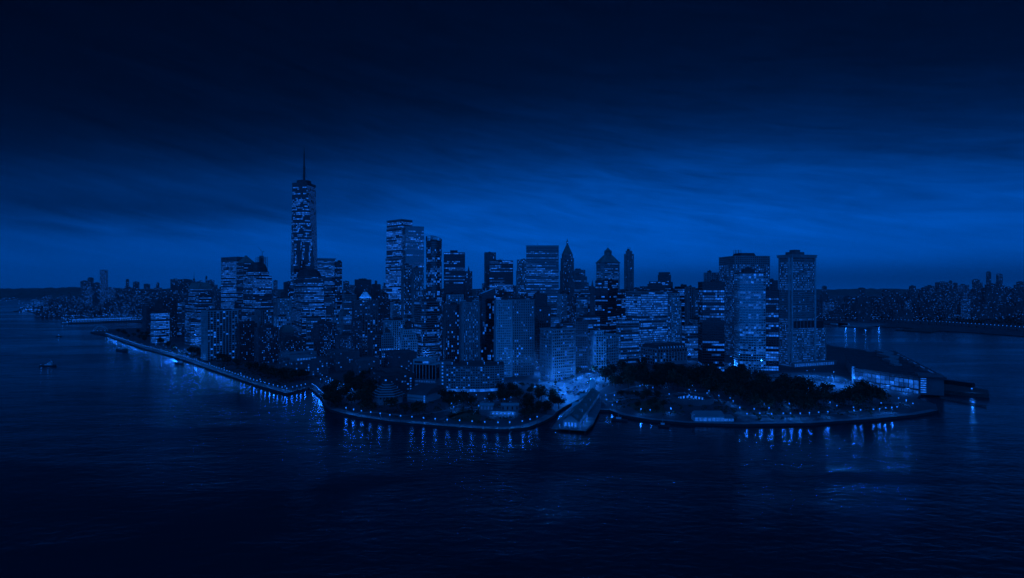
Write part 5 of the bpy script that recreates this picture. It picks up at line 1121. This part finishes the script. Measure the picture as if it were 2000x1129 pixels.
# ================================================================== LAMPS
g = G(); g.tube((0, 0, 0), (0, 0, 4.6), .11, .07, 6); g.prism(ngon(.24, 6), 0, .5, 0); g.prism(ngon(.3, 6), 4.5, 4.62, 0, True, True); POST = g.mesh('post', ['steel'])
g = G(); g.ball((0, 0, 5.05), .6, 0, 8, 6); GLOBE = g.mesh('lamp_globe', ['globe'])
g = G(); g.tube((0, 0, 0), (0, 0, 9), .16, .1, 6); g.tube((0, 0, 9), (1.8, 0, 9.5), .08, .06, 5); g.box(1.4, 2.6, -.25, .25, 9.4, 9.62); TALLPOST = g.mesh('post', ['steel'])
g = G(); g.ball((2.0, 0, 9.2), .6, 0, 8, 6, .5); TALLHEAD = g.mesh('lamp_head', ['globe'])
LIGHTS = {}
def lamp_data(e, r):
    k = (e, r)
    if k not in LIGHTS: l = bpy.data.lights.new('lamp_light', 'POINT'); l.energy = e; l.color = LAMP; l.shadow_soft_size = r; LIGHTS[k] = l
    return LIGHTS[k]
NL = 0
def lamp(x, y, e, label, group, tall=False, lit=True, z=GZ, s=1):
    global NL
    o = thing('street_lamp', label, 'street lamp', (x, y, z), rt.uniform(0, 6.3), group); o.scale = (s, s, s); NL += 1
    a = bpy.data.objects.new('post', TALLPOST if tall else POST); b_ = bpy.data.objects.new('lamp_head' if tall else 'lamp_globe', TALLHEAD if tall else GLOBE)
    for q in (a, b_): COL.objects.link(q); q.parent = o
    e = float('%.1g' % (e*rt.choice((.35, .6, .8, 1, 1, 1.3, 1.7))))
    if lit and rt.random() > .06: l = bpy.data.objects.new('lamp_light', lamp_data(e, .4)); COL.objects.link(l); l.parent = o; l.location = (2.0 if tall else .55, 0, 8.2 if tall else 3.9)
def along(ln, step, inset):
    out = []; acc = 0
    for (ax, ay), (bx, by) in zip(ln, ln[1:]):
        L = math.hypot(bx-ax, by-ay); dx, dy = (bx-ax)/L, (by-ay)/L
        while acc < L: out.append((ax+dx*acc-dy*inset, ay+dy*acc+dx*inset)); acc += step
        acc -= L
    return out
E0 = 800
for i, (x, y) in enumerate(along(WEST, 13, 2.2)): lamp(x, y, E0*(.75 if y < 1000 else .2), 'lit globe lamp in the long row along the western esplanade', 'lamps along the western esplanade', s=1.1)
for i, (x, y) in enumerate(along(WEST, 40, 10)):
    if i % 2: lamp(x, y, E0, 'lit globe lamp on the inner side of the western esplanade', 'lamps on the inner edge of the esplanade')
for x, y in along(SOUTH[1:-1], 13, 2.5): lamp(x, y, E0*1.05, 'lit globe lamp in the row on the south waterfront walk', 'lamps along the south waterfront walk', s=1.15)
for x, y in along(COVE[:4], 8, 3): lamp(x, y, E0*.7, 'lit lamp at the edge of the south cove', 'lamps at the south cove')
for q in range(26):
    u = rt.uniform(625, 692); v = 742+(u-625)*.5+rt.uniform(-9, 11); x, y = P(u, v); lamp(x, y, E0*.45, 'small lamp among the dark trees by the south cove', 'small lamps among the cove trees', s=.95)
for u, v, e in ((1252, 806, 1.5), (1270, 808, 1.5), (1310, 804, 2.5), (1445, 803, 2), (1459, 816, 2.6), (1473, 806, 3), (1484, 815, 2), (1502, 804, 1.6), (1507, 816, 2.2), (1530, 815, 1.6), (1544, 815, 1.6), (1563, 815, 1.6), (1581, 814, 2.4), (1599, 813, 1.8), (1617, 812, 2.4), (1667, 803, 1.4), (1668, 809, 1.4), (1681, 808, 1.2), (1706, 807, 1.2), (1718, 806, 1.2), (1730, 804, 1.5), (1742, 803, 2.4), (1752, 802, 2), (1783, 795, 1.6), (1770, 788, 1.4), (1755, 784, 1.6), (1721, 794, 1)):
    x, y = P(u, v+3); lamp(x, y, E0*e, 'lit lamp on the park quay in front of the wooded park', 'lamps along the park quay', s=1.1)
for u, v in ((1346, 765), (1349, 771), (1358, 767), (1381, 772), (1404, 777), (1426, 782), (1432, 788), (1307, 774), (1346, 776), (1200, 776), (1215, 772), (1183, 776), (1185, 785), (1205, 790), (1196, 796), (1238, 768), (1250, 757)):
    x, y = P(u, v+4); lamp(x, y, E0*1.5, 'lit lamp beside the paths round the fort', 'lamps beside the fort paths')
def scatter(n, px, e, label, group, tall, gap=9, s=1, lit=1):
    pl = [P(*q) for q in px]; xs = [p[0] for p in pl]; ys = [p[1] for p in pl]; made = tries = 0; pts = []
    while made < n and tries < n*60:
        tries += 1; x, y = rt.uniform(min(xs), max(xs)), rt.uniform(min(ys), max(ys))
        if not inpoly(x, y, pl) or any((x-a)**2+(y-b_)**2 < gap*gap for a, b_ in pts) or any((x-a)**2+(y-b_)**2 < (c*.97+(4 if tall else 0))**2 for a, b_, c in FOOT): continue
        pts.append((x, y)); lamp(x, y, e*rt.uniform(.6, 1.4), label, group, tall, made % lit == 0, s=s); made += 1
scatter(30, ((1186, 750), (1440, 742), (1640, 760), (1770, 788), (1640, 806), (1470, 800), (1330, 766), (1230, 764)), E0*1.1, 'small lamp glinting between the trees of the wooded park', 'lamps between the park trees', False, 14)
scatter(34, ((1010, 748), (1070, 760), (1090, 796), (1150, 768), (1190, 740), (1195, 718), (1170, 728), (1120, 735), (1060, 748)), 10000, 'tall street lamp over the bright plaza by the pier', 'tall street lamps over the bright plaza', True, 11)
scatter(14, ((1480, 741), (1540, 731), (1625, 731), (1672, 752), (1690, 766), (1640, 762), (1500, 750)), 11000, 'tall street lamp at the foot of the eastern towers', 'tall street lamps by the eastern towers', True, 14)
scatter(16, ((860, 772), (1000, 772), (1000, 800), (940, 812), (870, 806)), 900, 'lit lamp on the lawns behind the pavilion', 'lamps on the lawns behind the pavilion', False, 12)
scatter(20, ((292, 672), (385, 688), (425, 706), (398, 712), (325, 691)), 1100, 'small lamp on the gardens behind the esplanade, left of the striped slab', 'lamps in the gardens behind the esplanade', False, 9)
def canyon(n, ur, yr, e, label, group):
    made = tries = 0
    while made < n and tries < 9000:
        tries += 1; u, Y = rt.uniform(*ur), rt.uniform(*yr); x, y = PY(u, Y)
        if not free(x, y, 3, 1): continue
        lamp(x, y, e*rt.uniform(.6, 1.5), label, group, True, s=1.3); made += 1
canyon(24, (560, 1000), (820, 1500), 26000, 'tall street lamp in the street canyons between the western towers', 'street lamps between the western towers')
canyon(20, (1000, 1400), (850, 1400), 26000, 'tall street lamp in the street canyons between the central towers', 'street lamps between the central towers')
canyon(8, (330, 560), (1000, 1500), 13000, 'tall street lamp between the apartment blocks on the west side', 'street lamps on the west side')
for u, v in ((662, 672), (672, 660), (650, 655), (740, 690), (752, 684), (775, 668), (1208, 705), (1196, 712), (1300, 700), (1345, 706), (1425, 726), (1430, 712)):
    x, y = P(u, v); lamp(x, y, 13000, 'strong street lamp lighting an open street between the towers', 'strong street lamps in the open streets', True, s=1.5)

# ================================================================== VEHICLES AND BOATS
g = G(); g.prism(rounded(4.4, 1.8, .4, 2), .35, .95, 0, True, True); g.prism(rect(2.4, 1.5, -.2), .95, 1.45, 1, True, False, poly1=rect(1.7, 1.35, -.25))
for x in (-1.35, 1.35):
    for y in (-.85, .85): g.tube((x, y-.1, .33), (x, y+.1, .33), .33, .33, 8, 2)
for y in (-.6, .6): g.box(2.18, 2.24, y-.18, y+.18, .6, .8, 3); g.box(-2.24, -2.18, y-.16, y+.16, .6, .76, 4)
CARM = g.mesh('car', ['car', 'glass_dark', 'black', 'lit_hi', 'lit_mid'])
def car(x, y, a, label, group): 
    o = bpy.data.objects.new('car', CARM); COL.objects.link(o); o.location = (x, y, ez+.01); o.rotation_euler = (0, 0, a); tag(o, label, 'car', group)
PARKED = []
for ln, w in ROADS[:4]:
    for (ax, ay), (bx, by) in zip(ln, ln[1:]):
        L = math.hypot(bx-ax, by-ay); a = atan2(by-ay, bx-ax); s = rt.uniform(3, 9)
        while s < L-3:
            sd = rt.choice((-1, 1)); car(ax+(bx-ax)*s/L+sin(a)*sd*w*.22, ay+(by-ay)*s/L-cos(a)*sd*w*.22, a if sd > 0 else a+pi, 'car on the lit streets around the plaza', 'cars on the streets around the plaza'); s += rt.uniform(9, 26)
for q in range(900):
    u, v = rt.uniform(1010, 1195), rt.uniform(722, 800); x, y = P(u, v)
    if not inpoly(x, y, [P(*k_) for k_ in ((1045, 752), (1062, 768), (1085, 792), (1110, 782), (1170, 760), (1190, 742), (1178, 729), (1132, 732))]) or any((x-a)**2+(y-b_)**2 < 49 for a, b_ in PARKED) or len(PARKED) > 34: continue
    PARKED.append((x, y)); car(x, y, rt.choice((2.1, 2.15, -1.0, .6)), 'car waiting or driving across the bright plaza', 'cars on the bright plaza')
def boat(name, label, u, v, L, th, cabin, lamps, group=None, deck=1.6):
    p = P(u, v, 0); o = thing(name, label, 'boat', (p[0], p[1], 0), th, group); W = L*.13; g = G()
    pl = [(-L/2, -W), (L*.25, -W), (L*.42, -W*.55), (L/2, 0), (L*.42, W*.55), (L*.25, W), (-L/2, W)]; g.prism(off(pl, -.5), -.6, deck, 0, True, False, poly1=pl); g.ring(off(pl, -.25), pl, deck+.001, deck+.6); g.build('hull', 'hull', o)
    for x0, x1, h0, h1 in cabin:
        g = G(); g.prism(rect((x1-x0)*L, W*1.3, (x0+x1)/2*L), deck+h0, deck+h1, 0, True, True); g.build('cabin', 'boatwhite', o); g = G(); n = max(2, int((x1-x0)*L/1.8))
        for i in range(n): a = x0*L+(x1-x0)*L*(i+.2)/n; c = x0*L+(x1-x0)*L*(i+.8)/n; zz = deck+h0+(h1-h0)*.45; [g.face([(a, s*W*.66, zz), (c, s*W*.66, zz), (c, s*W*.66, zz+.8), (a, s*W*.66, zz+.8)]) for s in (-1, 1)]
        g.build('cabin_window', 'lit_mid', o)
    if cabin: g = G(); x = (cabin[-1][0]+cabin[-1][1])/2*L; g.tube((x, 0, deck+cabin[-1][3]), (x, 0, deck+cabin[-1][3]+5), .14, .07, 5); g.tube((x-1.2, 0, deck+cabin[-1][3]+2.5), (x+1.2, 0, deck+cabin[-1][3]+2.5), .07, .07, 4); g.build('mast', 'boatwhite', o)
    for x, y, z, r in lamps: g = G(); g.ball((x*L, y, deck+z), r); g.build('boat_lamp', 'globe', o); lo = bpy.data.objects.new('boat_light', lamp_data(60, .5)); COL.objects.link(lo); lo.parent = o; lo.location = (x*L, y-.8, deck+z+.9)
    return o
boat('tug_boat', 'tug boat with a tall wheelhouse alone on the dark water at the left', 92, 716, 27, pi+.12, [(-.32, .12, 0, 2.4), (-.28, -.12, 2.4, 6.2)], [(-.2, -2.6, 6.8, .5), (.38, 0, 1.8, .4), (.05, -2.8, 3, .4)])
boat('small_boat', 'small motor boat with one light further up the river at the left', 115, 658, 14, pi+.3, [(-.25, .15, 0, 2.6)], [(.1, -1, 4.4, .8)])
boat('barge', 'dark flat barge moored at the far end of the western esplanade', 240, 686, 52, -.7, [(-.4, -.25, 0, 3)], [(-.3, -4, 4, .5), (.1, -4, 2, .5)], deck=3)
boat('barge', 'dark landing barge moored halfway along the western esplanade', 352, 711, 30, -.7, [(-.1, .15, 0, 3)], [(.2, -2, 3, .4)], deck=2)
boat('harbour_boat', 'dark low boat moored at the quay right of the pier house', 1210, 822, 17, -.35, [(-.2, .1, 0, 2)], [], deck=1.4)
boat('work_boat', 'dark work boat with a wheelhouse beside the park quay', 1296, 834, 11, 2.9, [(-.1, .25, 0, 2.2)], [], deck=1.6)
boat('ferry', 'far small ferry by the end of the upriver pier', 129, 633, 34, .1, [(-.4, .35, 0, 3.2), (-.3, .2, 3.2, 5.6)], [(-.3, -3, 4, .9), (.2, -3, 4, .9)])
# eastern dock with sheds, breakwater of piles, marker pole
def east_dock():
    pl = [P(*q, 3) for q in ((1828, 763), (1890, 770), (1932, 773), (1930, 764), (1870, 755), (1828, 749))]; cx, cy = pl[0]; o = thing('ferry_slip', 'dark low dock with sheds running out from the ferry terminal', 'dock', (cx, cy, 0)); q = [(x-cx, y-cy) for x, y in pl]
    g = G(); g.prism(q, -.5, 4.5); g.build('dock_deck', 'timber', o); g = G(); g.obox((q[5][0]+4, q[5][1]-6), ((q[4][0]-q[5][0])/math.hypot(q[4][0]-q[5][0], q[4][1]-q[5][1]), (q[4][1]-q[5][1])/math.hypot(q[4][0]-q[5][0], q[4][1]-q[5][1])), 38, 7, 4.5, 10); g.build('dock_shed', 'black', o)
    x, y = P(1898, 768, 4); g = G(); g.tube((x-cx, y-cy, 4.5), (x-cx, y-cy, 9), .15, .1, 5); g.ball((x-cx, y-cy, 9.6), .9, 1); g.build('dock_lamp', ['steel', 'globe'], o); lo = bpy.data.objects.new('dock_light', lamp_data(1800, .5)); COL.objects.link(lo); lo.parent = o; lo.location = (x-cx, y-cy-1.2, 9.8)
    a, c = P(1836, 777, 1), P(1926, 794, 1); b_ = thing('breakwater', 'thin dark line of piles in the water below the dock', 'breakwater', (a[0], a[1], 0)); L = math.hypot(c[0]-a[0], c[1]-a[1]); d = ((c[0]-a[0])/L, (c[1]-a[1])/L); g = G(); g.obox((0, 0), d, L, .8, .4, 1.5); g.build('wale', 'timber', b_)
    for i in range(26): g = G(); g.tube((d[0]*L*i/25, d[1]*L*i/25, -2), (d[0]*L*i/25, d[1]*L*i/25, 2.2+.5*(i % 3)), .35, .3, 6); g.build('pile', 'timber', b_)
    p = P(1834, 806, 0); m = thing('marker_pile', 'lone dark cluster of piles off the tip of the park', 'piles', (p[0], p[1], 0)); 
    for i in range(4): g = G(); g.tube((cos(i*1.6)*.9, sin(i*1.6)*.9, -2), (cos(i*1.6)*.3, sin(i*1.6)*.3, 6.5), .35, .3, 6); g.build('pile', 'timber', m)
    a, c = P(1622, 679, 3), P(1700, 688, 3); k = thing('river_dock', 'thin dark dock on the water behind the ferry terminal', 'dock', (a[0], a[1], 0)); L = math.hypot(c[0]-a[0], c[1]-a[1]); g = G(); g.obox((0, 0), ((c[0]-a[0])/L, (c[1]-a[1])/L), L, 5, -.5, 3); g.build('dock_deck', 'timber', k)
east_dock()

# ================================================================== HAZE
g = G(); g.box(-14700, 14700, -900, 14700, -1.2, 640)
hz = g.build('haze', 'soil', None, 'stuff'); hm_ = bpy.data.materials.new('haze'); hm_.use_nodes = True; t = hm_.node_tree; t.nodes.clear()
pv = N(t, 'ShaderNodeVolumePrincipled'); pv.inputs['Density'].default_value = 3.2e-5; pv.inputs['Color'].default_value = (.9, .9, .9, 1); pv.inputs['Anisotropy'].default_value = .25
ou = N(t, 'ShaderNodeOutputMaterial'); t.links.new(pv.outputs[0], ou.inputs['Volume']); hz.data.materials.clear(); hz.data.materials.append(hm_)
print('LAMPS', NL, 'TREES', len(TREES), 'FILL', cnt)
